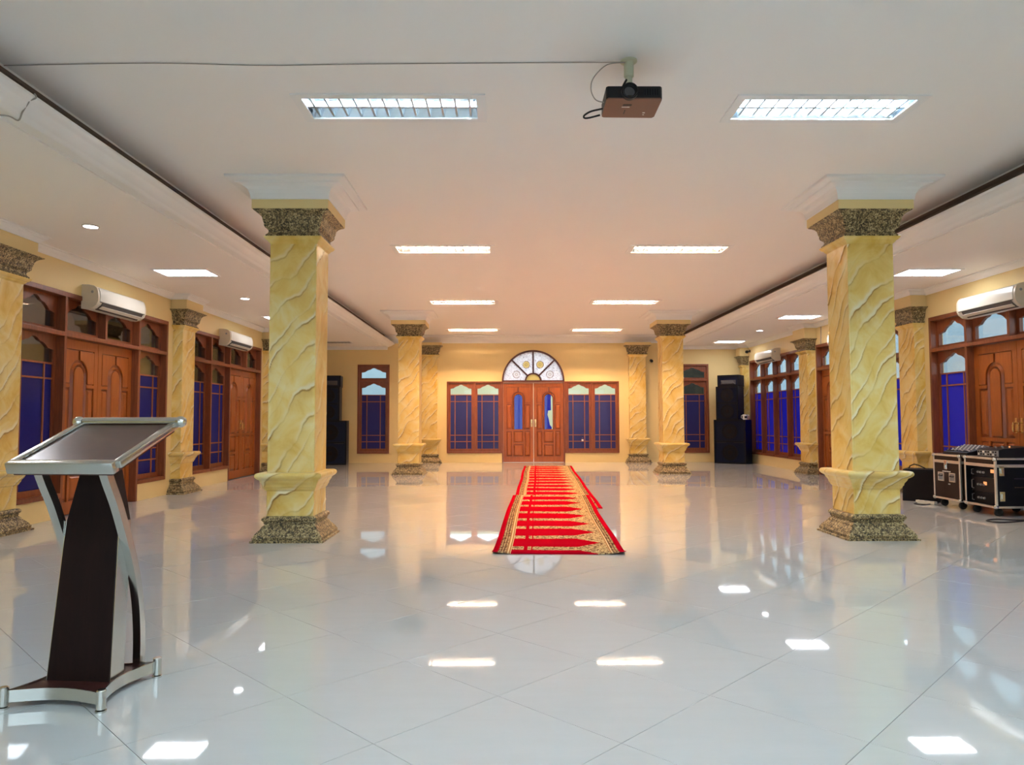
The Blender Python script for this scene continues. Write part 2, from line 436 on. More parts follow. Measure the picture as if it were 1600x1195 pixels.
# cornice that edges the aisle ceiling, with the open cove behind its lip
def cornice(s, side):
    base = SOF_L if s < 0 else SOF_R; lip = LIP_L if s < 0 else LIP_R; rec = REC_L if s < 0 else REC_R
    W_ = abs(lip-base)
    prof = [(0,3.037),(0,3.022),(.012,3.018),(.03,3.024),(.04,3.036),(.06,3.04),(.085,3.046),(.11,3.058),(.128,3.074),(.14,3.082),(.155,3.084),(.17,3.092),(W_-.004,3.098),(W_,3.104),(W_,3.118),(W_-.015,3.12)]
    pts = [(base - s*a, z) for a, z in prof] + [(rec, 3.12), (rec, 3.05)]
    trim(MB().prism(pts, 'y', NW, FW), M['white'], 'white stepped cornice along the edge of the %s aisle ceiling' % side)
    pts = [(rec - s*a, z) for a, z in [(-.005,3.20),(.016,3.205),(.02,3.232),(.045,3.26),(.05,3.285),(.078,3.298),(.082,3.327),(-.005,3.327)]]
    trim(MB().prism(pts, 'y', NW, FW), M['cove'], 'shade-painted moulding inside the cove beside the %s aisle' % side)  # dark tone stands in for the shade behind the lip
    o = MB().box(rec - s*.0, rec - s*.012, NW, FW, 3.12, 3.21); trim(o, M['cove'], 'shade-painted back board of the cove beside the %s aisle' % side, False)
    pts = [(rec - s*a, z) for a, z in [(.082,3.320),(.088,3.314),(.094,3.320),(.094,3.327),(.082,3.327)]]
    trim(MB().prism(pts, 'y', NW, FW), M['white'], 'thin pale bead at the top of the %s cove' % side)
cornice(-1, 'left'); cornice(1, 'right')
# crown mouldings on the walls
CR = [(0,-.085),(.012,-.085),(.016,-.07),(.04,-.045),(.062,-.03),(.066,-.018),(.085,-.012),(.085,0),(0,0)]
trim(MB().prism([(LW+a, ZS+b) for a,b in CR], 'y', NW, FW), M['white'], 'white crown moulding along the left wall')
trim(MB().prism([(RW-a, ZS+b) for a,b in CR], 'y', NW, FW), M['white'], 'white crown moulding along the right wall')
trim(MB().prism([(FW-a, ZS+b) for a,b in CR], 'x', LW, SOF_L), M['white'], 'white crown moulding over the far window of the left aisle')
trim(MB().prism([(FW-a, ZS+b) for a,b in CR], 'x', SOF_R, RW), M['white'], 'white crown moulding over the far window of the right aisle')
CB = [(0,-.205),(.02,-.205),(.025,-.18),(.05,-.12),(.11,-.075),(.16,-.06),(.165,-.03),(.20,-.025),(.20,0),(0,0)]
trim(MB().prism([(FW-a, ZM+b) for a,b in CB], 'x', REC_L, REC_R), M['white'], 'broad white cornice above the far wall')

# ---- walls with openings
def wall_mb(W0, W1, H, openings):      # local: x along, y 0..WT depth; openings (x0,x1,z0,z1)
    mb = MB(); xs = sorted({W0, W1, *[o[0] for o in openings], *[o[1] for o in openings]})
    for a, b in zip(xs, xs[1:]):
        m_ = (a+b)/2; hit = sorted([o for o in openings if o[0] < m_ < o[1]], key=lambda o: o[2])
        z = 0
        for o in hit:
            if o[2] > z+1e-4: mb.box(a, b, 0, WT, z, o[2])
            z = o[3]
        if z < H-1e-4: mb.box(a, b, 0, WT, z, H)
    return mb
# joinery units: (origin along wall, bay width, kinds)
L1, L2 = (7.50, .842, 'wddw'), (11.65, .842, 'wwdd')        # start Y on the left wall
R1, R2_, R3 = (10.575, .842, 'wddw'), (14.47, .80, 'ddww'), (18.44, .81, 'wwww')   # start Y (far end) on the right wall
def unit_openings(x0, bw, kinds):
    return [(x0+i*bw, x0+(i+1)*bw, 0 if k == 'd' else UZ0, UZ1) for i, k in enumerate(kinds)]
o = wall_mb(NW, FW, ZM, unit_openings(*L1)+unit_openings(*L2)).build('wall_left', M['wall'], loc=(LW,0,0), rz=PI/2)
struct(o, 'cream painted wall along the left aisle', 'wall')
ops = []
for s, bw, k in (R1, R2_, R3): ops += unit_openings(-s, bw, k)
o = wall_mb(-FW, -NW, ZM, ops).build('wall_right', M['wall'], loc=(RW,0,0), rz=-PI/2)
struct(o, 'cream painted wall along the right aisle', 'wall')
FWIN = [(-4.4,-1.6),(-.9,2.4),(3.1,5.6)]
o = wall_mb(LW-WT, RW+WT, ZM, [(a,b,.25,2.85) for a,b in FWIN]).build('wall_front', M['wall'], loc=(0,NW-WT,0)); struct(o, 'cream wall with wide daylight windows behind the camera', 'wall')
# far wall
WX = (-1.536, 2.975); DX = (-.094, 1.556); FZ = 2.118; SWL = (-3.873, -3.036); SWR = (4.50, 5.337)
FCX, FR_ = .726, .818
mb = wall_mb(LW-WT, RW+WT, ZM, [(WX[0],DX[0],.245,FZ), (DX[0],DX[1],0,FZ+.84), (DX[1],WX[1],.245,FZ), (*SWL,.238,2.564), (*SWR,.238,2.564)])
N = 32
arc = [(FCX - FR_*math.cos(PI*k/N), FZ + FR_*math.sin(PI*k/N)) for k in range(N+1)]
mb.curve_slab([(DX[0],FZ)]+arc+[(DX[1],FZ)], FZ+.84, 0, WT)
struct(mb.build('wall_back', M['wall'], loc=(0,FW,0)), 'warm cream far wall with the main entrance', 'wall')

# ---- outside: ground, dim corridor on the left, neighbouring walls
struct(MB().box(-60,60,-60,80,-.4,-.2).build('ground', M['ground']), 'grey ground outside the hall', 'ground')
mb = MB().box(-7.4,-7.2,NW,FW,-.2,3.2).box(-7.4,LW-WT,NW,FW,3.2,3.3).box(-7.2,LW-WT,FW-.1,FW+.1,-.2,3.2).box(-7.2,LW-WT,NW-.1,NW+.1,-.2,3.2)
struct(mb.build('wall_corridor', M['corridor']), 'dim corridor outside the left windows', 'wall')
struct(MB().box(10.5,10.7,4,30,-.2,5.2).build('wall_neighbour', M['neighbour']), 'pale blue-grey neighbouring wall outside the right windows', 'wall')
struct(MB().box(-6,8,24.5,24.7,-.2,2.75).build('wall_courtyard', M['neighbour2']), 'cream courtyard wall beyond the main entrance', 'wall')

struct(MB().box(-6,-2.4,22.0,22.2,-.2,4.6).build('wall_annex', M['neighbour']), 'pale grey annex wall outside the far left window', 'wall')
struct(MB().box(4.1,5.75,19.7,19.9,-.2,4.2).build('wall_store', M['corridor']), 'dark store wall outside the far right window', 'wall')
# ---- joinery
def ogee(x0, x1, zs, zp, n=9):          # wavy arch from shoulders to a flat crest
    half = [(0,0),(.05,.05),(.14,.12),(.20,.36),(.27,.55),(.36,.66),(.42,.86),(.47,.97),(.5,1)]
    w, h = x1-x0, zp-zs
    return [(x0+a*w, zs+b*h) for a,b in half] + [(x1-a*w, zs+b*h) for a,b in half[-2::-1]]
def pane_poly(mb, pts, zb, y0, y1):
    mb.prism([(pts[0][0],zb)] + list(pts) + [(pts[-1][0],zb)], 'y', y0, y1)
def sash(par, x0, x1, z0, z1, y, grid, st=.062, shz=.13, film='film'):
    s = MB(); ox0, ox1, oz0 = x0+st, x1-st, z0+st+(.02 if grid else 0)
    zp = z1-st*.8; zs = zp-shz
    s.box(x0, ox0, y, y+.042, z0, z1).box(ox1, x1, y, y+.042, z0, z1).box(ox0, ox1, y, y+.042, z0, oz0)
    crv = ogee(ox0, ox1, zs, zp); s.curve_slab(crv, z1, y, y+.042)
    so = s.build('sash', M['wood'], par)
    g = .008
    if not grid:
        mb = MB(); pane_poly(mb, crv, oz0, y+.016, y+.016+g*.6); mb.build('pane', M['glass'], so); return so
    H = zs-oz0
    zb = [oz0, .547 if z0 < .5 else oz0+.2, .713, 1.592, 1.765]
    w = ox1-ox0; xb = [ox0, ox0+.215*w, ox0+.785*w, ox1]
    mb = MB(); pane_poly(mb, crv, zb[-1], y+.016, y+.021); mb.build('pane', M['glass'], so)
    for i in range(3):
        for j in range(4):
            MB().box(xb[i], xb[i+1], y+.016, y+.021, zb[j], zb[j+1]).build('pane', M[film], so, fix=False)
    for x in xb[1:3]: MB().box(x-.010, x+.010, y+.002, y+.034, oz0, zb[-1]).build('glazing_bar', M['bar'], so, fix=False)
    for z in zb[1:]: MB().box(ox0, ox1, y+.004, y+.032, z-.010, z+.010).build('glazing_bar', M['bar'], so, fix=False)
    return so
def arch_pts(cx, r, zs, n=14):
    return [(cx - r*math.cos(PI*k/n), zs + r*math.sin(PI*k/n)) for k in range(n+1)]
def leaf(par, x0, x1, z1, y, glass_hole=False, torn=False, handle_side=1):
    w = x1-x0; X = lambda t: x0+t*w; T = .04; cx = X(.5); r = .135*w; zs = 1.775-r; zc0 = .864
    mb = MB(); g = y+.018                              # recessed ground between stiles and rails
    if glass_hole:
        mb.box(x0, cx-r, g, y+T, .008, z1).box(cx+r, x1, g, y+T, .008, z1).box(cx-r, cx+r, g, y+T, .008, zc0)
        mb.curve_slab(arch_pts(cx, r, zs), z1, g, y+T)
    else: mb.box(x0, x1, g, y+T, .008, z1)
    ground, mb = mb, MB()
    for a, b, c, d in ((0,.10,.008,z1),(.90,1,.008,z1),(.10,.90,.008,.155),(.10,.90,.815,.86),(.10,.90,1.972,z1),(.29,.335,.155,.815),(.665,.71,.155,.815),(.335,.665,.468,.512),(.10,.29,1.512,1.552),(.71,.90,1.512,1.552)):
        mb.box(X(a), X(b), y, g+.001, c, d)
    lf = ground.build('leaf', M['wood'], par); mb.build('stiles_and_rails', M['door_wood'], lf)
    for a, b, c, d in ((.118,.272,.175,.795),(.728,.882,.175,.795),(.353,.647,.175,.448),(.353,.647,.532,.795),(.118,.268,.882,1.492),(.732,.882,.882,1.492)):
        MB().frustum(X(a), X(b), c, d, g, .019, .024).build('panel', M['door_wood'], lf)
    ro = r+.075
    for sgn in (-1, 1):
        e = X(.5+sgn*.39); c_ = cx+sgn*.02
        pts = [(e,1.562),(e,1.96),(c_,1.96)] + [(cx+sgn*ro*math.cos(t), zs+ro*math.sin(t)) for t in [PI/2-.12-k*(PI/2-.3)/8 for k in range(9)]]
        pts += [(cx+sgn*(ro+.0), 1.562)]
        MB().prism(pts, 'y', y-.004, g).build('panel', M['door_wood'], lf, bevel=.006)
    # arch moulding round the centre panel
    inn, out = arch_pts(cx, r+.004, zs), arch_pts(cx, r+.042, zs)
    inn = [(inn[0][0],zc0)]+inn+[(inn[-1][0],zc0)]; out = [(out[0][0],zc0)]+out+[(out[-1][0],zc0)]
    mid = [((a[0]+b[0])/2,(a[1]+b[1])/2) for a,b in zip(inn,out)]
    rg = MB(); n = len(inn)
    v = [(a,g,b) for a,b in out]+[(a,y-.014,b) for a,b in mid]+[(a,g,b) for a,b in inn]
    rg.add(v, [(k*n+i,k*n+i+1,(k+1)*n+i+1,(k+1)*n+i) for k in (0,1) for i in range(n-1)])
    rg.build('arch_moulding', M['door_wood'], lf)
    if glass_hole:
        ap = arch_pts(cx, r, zs)
        mb = MB(); pane_poly(mb, ap, zc0, y+.020, y+.024); mb.build('pane', M['glass'], lf)
        pts = [(cx-r,zc0)]+ap+[(cx+r,zc0)]
        if torn:
            pts = [(cx-r,zc0)] + ap[:11] + [(cx+r*.55,1.62),(cx+r*.6,1.36),(cx-r*.1,1.35),(cx-r*.3,1.24),(cx+r*.05,1.13),(cx+r*.3,.98),(cx+r*.8,.91),(cx+r*.7,zc0)]
        MB().prism(pts, 'y', y+.0255, y+.0275).build('window_film', M['film'], lf)
    else:
        mb = MB(); ap = arch_pts(cx, r-.012, zs); pane_poly(mb, ap, zc0+.02, y-.004, g); mb.build('panel', M['door_wood'], lf, bevel=.006)
    hx = x1-.045 if handle_side > 0 else x0+.045
    h = MB().box(hx-.018, hx+.018, y-.006, y, .93, 1.12).tube([(hx,y-.004,1.06),(hx,y-.045,1.06),(hx,y-.05,1.04),(hx,y-.05,.97),(hx,y-.045,.95),(hx,y-.004,.95)], .008, 8)
    h.build('handle', M['brass'], lf, smooth=True)
    return lf
WN, DN = [0], [0]
def window_root(label, loc, rz):
    WN[0] += 1; return struct(empty('window_%d' % WN[0], loc, rz), label, 'window')
def door_root(label, loc, rz):
    DN[0] += 1; return struct(empty('door_%d' % DN[0], loc, rz), label, 'door')
def unit(x0, bw, kinds, loc, rz, wl, dl):
    w = window_root(wl, loc, rz); n = len(kinds); x1 = x0+n*bw; D0, D1, t = -.012, .165, .045
    mk = lambda nm, *b: MB().box(*b).build(nm, M['wood'], w, bevel=.004)
    mk('jamb', x0, x0+t, D0, D1, 0 if kinds[0] == 'd' else UZ0, UZ1); mk('jamb', x1-t, x1, D0, D1, 0 if kinds[-1] == 'd' else UZ0, UZ1)
    mk('head', x0+t, x1-t, D0, D1, UZ1-.055, UZ1)
    mk('transom_rail', x0+t, x1-t, D0-.006, D1, TRZ, TRZ+.05)
    for i in range(1, n):
        xm = x0+i*bw
        mk('mullion', xm-t/2, xm+t/2, D0, D1, TRZ+.05, UZ1-.055)
        if kinds[i-1] == 'd' and kinds[i] == 'd': continue
        mk('mullion', xm-t/2, xm+t/2, D0, D1, UZ0 if 'd' not in kinds[i-1:i+1] else 0, TRZ)
    for i, k in enumerate(kinds):
        a, b = x0+i*bw+(t if i == 0 else t/2), x0+(i+1)*bw-(t if i == n-1 else t/2)
        sash(w, a, b, TRZ+.05, UZ1-.055, .085, False, .045, .16)
        if k == 'w':
            mk('sill', a, b, D0-.006, D1, UZ0, UZ0+.05); sash(w, a, b, UZ0+.05, TRZ, .085, True, .048)
    i = kinds.find('dd')
    if i >= 0:
        d = door_root(dl, loc, rz); a, b = x0+i*bw+t/2+.002, x0+(i+2)*bw-t/2-.002; m_ = (a+b)/2
        if i+2 == n: b -= t/2
        if i == 0: a += t/2
        leaf(d, a, m_-.003, TRZ-.004, .085, handle_side=1); leaf(d, m_+.003, b, TRZ-.004, .085, handle_side=-1)
    return w
unit(*L1, (LW,0,0), PI/2, 'dark-paned wooden window screen around the double door behind the lectern', 'double panelled door behind the lectern, half hidden by its top')
unit(*L2, (LW,0,0), PI/2, 'wooden window screen between the two farther pilasters of the left wall', 'double panelled door at the far end of the left wall')
unit(-R1[0], R1[1], R1[2], (RW,0,0), -PI/2, 'wooden window screen above the flight cases on the right wall', 'double panelled door behind the flight cases')
unit(-R2_[0], R2_[1], R2_[2], (RW,0,0), -PI/2, 'wooden window screen mostly hidden by the near right column', 'panelled door just left of the near right column')
unit(-R3[0], R3[1], R3[2], (RW,0,0), -PI/2, 'row of four tall blue-paned windows beside the right speaker stack', '')
# wide daylight windows behind the camera
for (a, b), lab in zip(FWIN, ('left', 'middle', 'right')):
    w = window_root('wide clear window behind the camera, %s one' % lab, (0,NW-WT,0), 0); t = .06
    for nm, q in (('jamb',(a,a+t,.02,.18,.25,2.85)),('jamb',(b-t,b,.02,.18,.25,2.85)),('head',(a+t,b-t,.02,.18,2.79,2.85)),('sill',(a+t,b-t,.02,.18,.25,.31)),('mullion',((a+b)/2-.03,(a+b)/2+.03,.02,.18,.31,2.79))):
        MB().box(*q).build(nm, M['wood'], w, bevel=.004)
    for q in ((a+t,(a+b)/2-.03),((a+b)/2+.03,b-t)): MB().box(q[0],q[1],.09,.096,.31,2.79).build('pane', M['glass'], w, fix=False)
# far wall windows
def far_pair(x0, x1, label):
    w = window_root(label, (0,FW,0), 0); t = .04; z0, z1 = .245, FZ; xm = (x0+x1)/2
    for nm, b in (('jamb',(x0,x0+t,-.012,.12,z0,z1)),('jamb',(x1-t,x1,-.012,.12,z0,z1)),('head',(x0+t,x1-t,-.012,.12,z1-t,z1)),('sill',(x0+t,x1-t,-.02,.12,z0,z0+t)),('mullion',(xm-.025,xm+.025,-.012,.12,z0+t,z1-t))):
        MB().box(*b).build(nm, M['wood'], w, bevel=.004)
    sash(w, x0+t, xm-.025, z0+t, z1-t, .02, True, .055, .11, 'shaded_navy_blind'); sash(w, xm+.025, x1-t, z0+t, z1-t, .02, True, .055, .11, 'shaded_navy_blind')
far_pair(WX[0], DX[0], 'pair of blue-paned windows left of the main entrance door')
far_pair(DX[1], WX[1], 'pair of blue-paned windows right of the main entrance door')
def far_single(x0, x1, label):
    w = window_root(label, (0,FW,0), 0); t = .05; z0, z1, zr = .238, 2.564, 2.116
    for nm, b in (('jamb',(x0,x0+t,-.012,.12,z0,z1)),('jamb',(x1-t,x1,-.012,.12,z0,z1)),('head',(x0+t,x1-t,-.012,.12,z1-t,z1)),('sill',(x0+t,x1-t,-.02,.12,z0,z0+t)),('transom_rail',(x0+t,x1-t,-.012,.12,zr,zr+.045))):
        MB().box(*b).build(nm, M['wood'], w, bevel=.004)
    sash(w, x0+t, x1-t, zr+.045, z1-t, .03, False, .05, .12); sash(w, x0+t, x1-t, z0+t, zr, .03, True, .06, .12, 'shaded_navy_blind')
far_single(*SWL, 'single tall window beside the left speaker stack')
far_single(*SWR, 'single tall window half behind the far right column')
# main entrance
d = door_root('double entrance door with arched blue lights under the fanlight', (0,FW,0), 0)
for nm, b in (('jamb',(DX[0],DX[0]+.035,-.015,.13,0,FZ)),('jamb',(DX[1]-.035,DX[1],-.015,.13,0,FZ)),('head',(DX[0]+.035,DX[1]-.035,-.015,.13,FZ-.035,FZ))):
    MB().box(*b).build(nm, M['wood'], d, bevel=.004)
xm = (DX[0]+DX[1])/2
leaf(d, DX[0]+.037, xm-.006, FZ-.042, .02, True, False, 1); leaf(d, xm+.006, DX[1]-.037, FZ-.042, .02, True, True, -1)
# fanlight
w = window_root('semicircular fanlight of etched white glass above the entrance', (FCX,FW,FZ), 0)
def ring(r0, r1, y0, y1, n=40):
    a = [(-r0*math.cos(PI*k/n), r0*math.sin(PI*k/n)) for k in range(n+1)]; b = [(-r1*math.cos(PI*k/n), r1*math.sin(PI*k/n)) for k in range(n+1)]
    mb = MB(); m_ = n+1
    v = [(x,y,z) for y in (y0,y1) for L in (a,b) for x,z in L]
    fs = []
    for i in range(n): fs += [(i,i+1,m_+i+1,m_+i),(2*m_+i,3*m_+i,3*m_+i+1,2*m_+i+1),(m_+i,m_+i+1,3*m_+i+1,3*m_+i),(i,2*m_+i,2*m_+i+1,i+1)]
    fs += [(0,m_,3*m_,2*m_),(n,2*m_-1,4*m_-1,3*m_-1)]
    return mb.add(v, fs)
FRW = wood('fanlight_frame_wood', (.07,.022,.02), (.12,.04,.035))
ring(.778, .822, -.015, .10).build('arch_frame', FRW, w, smooth=True)
ring(.185, .225, -.012, .07).build('hub_frame', FRW, w, smooth=True)
MB().box(-.82,.82,-.015,.10,-.004,.028).build('bottom_rail', FRW, w)
for a in (45, 90, 135):
    c, s = math.cos(math.radians(a)), math.sin(math.radians(a))
    mb = MB(lambda r, t, y, c=c, s=s: (r*c - t*s, y, r*s + t*c)); mb.box(.215,.79,-.019,.019,-.010,.06); mb.build('spoke', FRW, w)
for k in range(4):
    a0, a1 = k*PI/4, (k+1)*PI/4; n = 10
    pts = [(.20*math.cos(a0+(a1-a0)*i/n), .20*math.sin(a0+(a1-a0)*i/n)) for i in range(n+1)] + [(.79*math.cos(a1-(a1-a0)*i/n), .79*math.sin(a1-(a1-a0)*i/n)) for i in range(n+1)]
    p = MB().prism(pts, 'y', .03, .036).build('pane', M['fan'], w)
MB().prism([(.195*math.cos(PI*i/16), .195*math.sin(PI*i/16)) for i in range(17)], 'y', .03, .036).build('hub_pane', M['fangold'], w)

# ================================================================== COLUMNS AND PILASTERS
P_BASE = [(.332,0),(.332,.016),(.313,.020),(.315,.045),(.306,.056),(.296,.075),(.276,.098),(.256,.118),(.250,.134),(.232,.150),(.230,.160),(.238,.166),(.236,.178),(.247,.186),(.253,.198),(.249,.212),(.236,.224),(.217,.229)]
P_LEDGE = [(.217,.456),(.230,.470),(.236,.488),(.242,.494),(.246,.515),(.262,.540),(.270,.560),(.282,.567),(.296,.578),(.305,.592),(.306,.606),(.298,.622),(.282,.628),(.216,.629)]
P_COLLAR = [(.217,2.765),(.222,2.772),(.232,2.782),(.240,2.796),(.250,2.800),(.266,2.818),(.268,2.831),(.240,2.832)]
P_CAP = [(.250,2.831),(.255,2.842),(.250,2.852),(.238,2.862),(.232,2.880),(.234,2.893),(.248,2.905),(.262,2.920),(.267,2.936),(.266,2.950),(.274,2.972),(.276,2.985),(.282,3.010),(.296,3.030),(.318,3.046),(.340,3.056),(.347,3.066)]
P_BLOCK = [(.347,3.066),(.352,3.066),(.352,3.150)]
P_CROWN = [(.352,3.150),(.360,3.152),(.362,3.175),(.368,3.205),(.382,3.235),(.405,3.257),(.440,3.268),(.468,3.274),(.472,3.288),(.50,3.292),(.535,3.300),(.54,3.308),(.54,3.3255)]
def rect_loft(prof, wall=None):        # square about the axis, or standing against a wall at local y = 0
    mb = MB(); rg = []
    for h, z in prof:
        if wall is None: rg.append([(-h,-h,z),(h,-h,z),(h,h,z),(-h,h,z)])
        else: rg.append([(-h,-(h+wall),z),(h,-(h+wall),z),(h,.0,z),(-h,.0,z)])
    return mb.rings(rg)
def veined(name, parent, h, z0, z1, n, nz, seed, wall=None, prof=None):
    rs = np.random.RandomState(seed); per = []
    if wall is None: cs = [(-h,-h),(h,-h),(h,h),(-h,h)]; closed = True
    else: cs = [(-h,0),(-h,-(h+wall)),(h,-(h+wall)),(h,0)]; closed = False
    segs = list(zip(cs, cs[1:]+cs[:1])) if closed else list(zip(cs, cs[1:]))
    us, px, py, nx, ny, L, fid = [], [], [], [], [], [], []
    for k, (a, b) in enumerate(segs):
        ln = math.hypot(b[0]-a[0], b[1]-a[1]); m_ = max(6, int(round(n*ln/(2*h))))
        tx, ty = (b[0]-a[0])/ln, (b[1]-a[1])/ln
        for i in range(m_ + (1 if (not closed and k == len(segs)-1) else 0)):
            t = i/m_; us.append(t*ln); px.append(a[0]+(b[0]-a[0])*t); py.append(a[1]+(b[1]-a[1])*t); nx.append(ty); ny.append(-tx); L.append(ln); fid.append(k)
    us, px, py, nx, ny, L, fid = map(np.array, (us, px, py, nx, ny, L, fid))
    z = np.linspace(z0, z1, nz)
    if prof:
        q = np.arange(0, len(prof)-1+1e-9, 1/3); hz = np.interp(q, np.arange(len(prof)), [a for a, b in prof]); z = np.interp(q, np.arange(len(prof)), [b for a, b in prof]); nz = len(z)
    U, Z = np.meshgrid(us, z); FID = np.meshgrid(fid, z)[0]; LL = np.meshgrid(L, z)[0]
    ph = rs.uniform(0, 6.28, (8, 8))[:, FID % 8]
    U2 = U + FID*3.7
    warp = .055*np.sin(7.5*U2+2.6*Z+ph[0]) + .040*np.sin(4.1*Z-9*U2+ph[1]) + .020*np.sin(17*U2+9*Z+ph[2]) + .010*np.sin(31*U2-19*Z+ph[3]) + .004*np.sin(60*U2+41*Z+ph[4])
    slope, sp = 1.25, .225
    S = (Z - slope*U + warp)/sp + 40 + FID*7.31
    jit = rs.uniform(-.28, .28, 200); am = rs.uniform(.45, 1.1, 200); am[rs.rand(200) < .12] = .1
    best = np.full(S.shape, 9.0); A = np.zeros(S.shape)
    for dk in (-1, 0, 1, 2):
        K = np.floor(S).astype(int)+dk; d = (S-K-jit[K % 200])*sp*.62
        a_ = am[K % 200]*np.clip(.75+.55*np.sin(9*U2+5*Z+jit[K % 200]*40), .15, 1)
        upd = np.abs(d) < np.abs(best); best = np.where(upd, d, best); A = np.where(upd, a_, A)
    d = best; wd = .0055 if n > 44 else .008
    ridge = np.exp(-(d/wd)**2)
    step = np.where(d > 0, np.exp(-d/.035), np.exp(d/.006))
    edge = np.clip(np.minimum(U, LL-U)/.012, 0, 1)
    ev = np.clip(np.minimum(Z-z0, z1-Z)/.012, 0, 1) if not prof else 1.0
    gro = np.exp(-((np.minimum(U, LL-U)-.022)/.004)**2)
    disp = (A*(.0060*ridge + .0045*step) - .0018*gro)*edge*ev
    stain = A*np.where(d < 0, np.exp(d/.030), .25*np.exp(-d/.012)); pale = A*np.where(d > 0, np.exp(-((d-.008)/.014)**2), 0)
    dark = A*np.exp(-((d+.0055)/.0035)**2)
    if prof:
        fx = (hz/h)[:,None]; fy = fx if wall is None else ((hz+wall)/(h+wall))[:,None]; disp = disp*0
    else: fx = fy = np.ones((nz,1))
    V = np.stack([px[None,:]*fx+disp*nx[None,:], py[None,:]*fy+disp*ny[None,:], Z], -1).reshape(-1,3)
    c = len(us); cc = c if closed else c-1
    i, j = np.meshgrid(np.arange(cc), np.arange(nz-1)); i, j = i.ravel(), j.ravel(); i2 = (i+1) % c
    Q = np.stack([j*c+i, j*c+i2, (j+1)*c+i2, (j+1)*c+i], -1).astype(np.int32)
    me = bpy.data.meshes.new(name); nq = len(Q)
    me.vertices.add(len(V)); me.vertices.foreach_set('co', V.ravel())
    me.loops.add(nq*4); me.loops.foreach_set('vertex_index', Q.ravel())
    me.polygons.add(nq); me.polygons.foreach_set('loop_start', np.arange(nq, dtype=np.int32)*4); me.polygons.foreach_set('loop_total', np.full(nq, 4, dtype=np.int32))
    me.update(calc_edges=True); me.validate()
    at_ = me.color_attributes.new('veins', 'FLOAT_COLOR', 'POINT')
    at_.data.foreach_set('color', np.stack([np.clip(stain*edge,0,1), np.clip(pale,0,1), np.clip(dark*edge,0,1), np.ones_like(stain)], -1).ravel().astype(np.float32))
    me.polygons.foreach_set('use_smooth', [True]*nq)
    if prof: me.set_sharp_from_angle(angle=math.radians(40))
    me.materials.append(M['marble'])
    o = bpy.data.objects.new(name, me); COL.objects.link(o); o.parent = parent
    return o
SEED = [11]
def column(x, y, label, fine, group='square columns of the hall'):
    t = thing('column', label, 'column', (x,y,0), 0, group); SEED[0] += 3
    rect_loft(P_BASE).build('base', M['granite'], t)
    n = 58 if fine else 34
    veined('pedestal', t, .217, .228, .457, n, int(n*.62), SEED[0])
    veined('ledge', t, .217, 0, 0, n, 0, SEED[0], None, P_LEDGE)
    veined('shaft', t, .217, .628, 2.767, n, int(n*4.6), SEED[0]+1)
    rect_loft(P_COLLAR).build('collar', M['marble'], t)
    rect_loft(P_CAP).build('capital', M['granite'], t)
    rect_loft(P_BLOCK).build('neck_block', M['wall'], t)
    rect_loft(P_CROWN).build('crown_moulding', M['white'], t)
    return t
column(XL, YF, 'near left square column of yellow faux marble', True)
column(XR, YF, 'near right square column of yellow faux marble', True)
column(XL, YM, 'far left freestanding square column of orange-yellow faux marble', False)
column(XR, YM, 'far right freestanding square column of orange-yellow faux marble', False)
def pilaster(loc, rz, label, top, crown_to, fine=False, c=-.067):
    t = thing('pilaster', label, 'pilaster', loc, rz, 'pilasters on the walls'); SEED[0] += 3
    dz = top-3.066; n = 46 if fine else 30
    mv = lambda P: [(h, z+dz) for h, z in P]
    rect_loft(P_BASE, c).build('base', M['granite'], t)
    veined('pedestal', t, .217, .228, .457, n, int(n*.62), SEED[0], c)
    veined('ledge', t, .217, 0, 0, n, 0, SEED[0], c, P_LEDGE)
    veined('shaft', t, .217, .628, 2.767+dz, n, int(n*4.4), SEED[0]+1, c)
    rect_loft(mv(P_COLLAR), c).build('collar', M['marble'], t)
    rect_loft(mv(P_CAP), c).build('capital', M['granite'], t)
    if crown_to:
        rect_loft([(.30,top),(.30,crown_to-.08)], c).build('neck_block', M['wall'], t)
        rect_loft([(.30,crown_to-.08),(.312,crown_to-.08),(.316,crown_to-.066),(.34,crown_to-.042),(.362,crown_to-.028),(.366,crown_to-.016),(.384,crown_to-.010),(.384,crown_to-.001)], c).build('crown_moulding', M['white'], t)
    else: rect_loft([(.335,top),(.335,top+.075)], c).build('neck_block', M['wall'], t)
    return t
pilaster((LW,7.16,0), PI/2, 'nearest left pilaster, cut by the left edge of the picture', 2.806, ZS, True)
pilaster((LW,11.26,0), PI/2, 'pilaster on the left wall between the two doors', 2.806, ZS, True)
pilaster((LW,15.37,0), PI/2, 'left wall pilaster peeking out beside the near left column', 2.806, ZS)
pilaster((RW,10.93,0), -PI/2, 'pilaster on the right wall behind the floor monitor', 2.78, ZS, True)
pilaster((RW,14.76,0), -PI/2, 'pilaster on the right wall between blue windows and a narrow door', 2.74, ZS)
pilaster((RW,FW-.205,0), -PI/2, 'corner pilaster behind the right speaker stack', 2.74, ZS).scale = (.52,1,1)
pilaster((XL,FW,0), 0, 'far wall pilaster left of the entrance', 3.045, None, False, -.10)
pilaster((XR,FW,0), 0, 'far wall pilaster right of the entrance', 3.045, None, False, -.10)

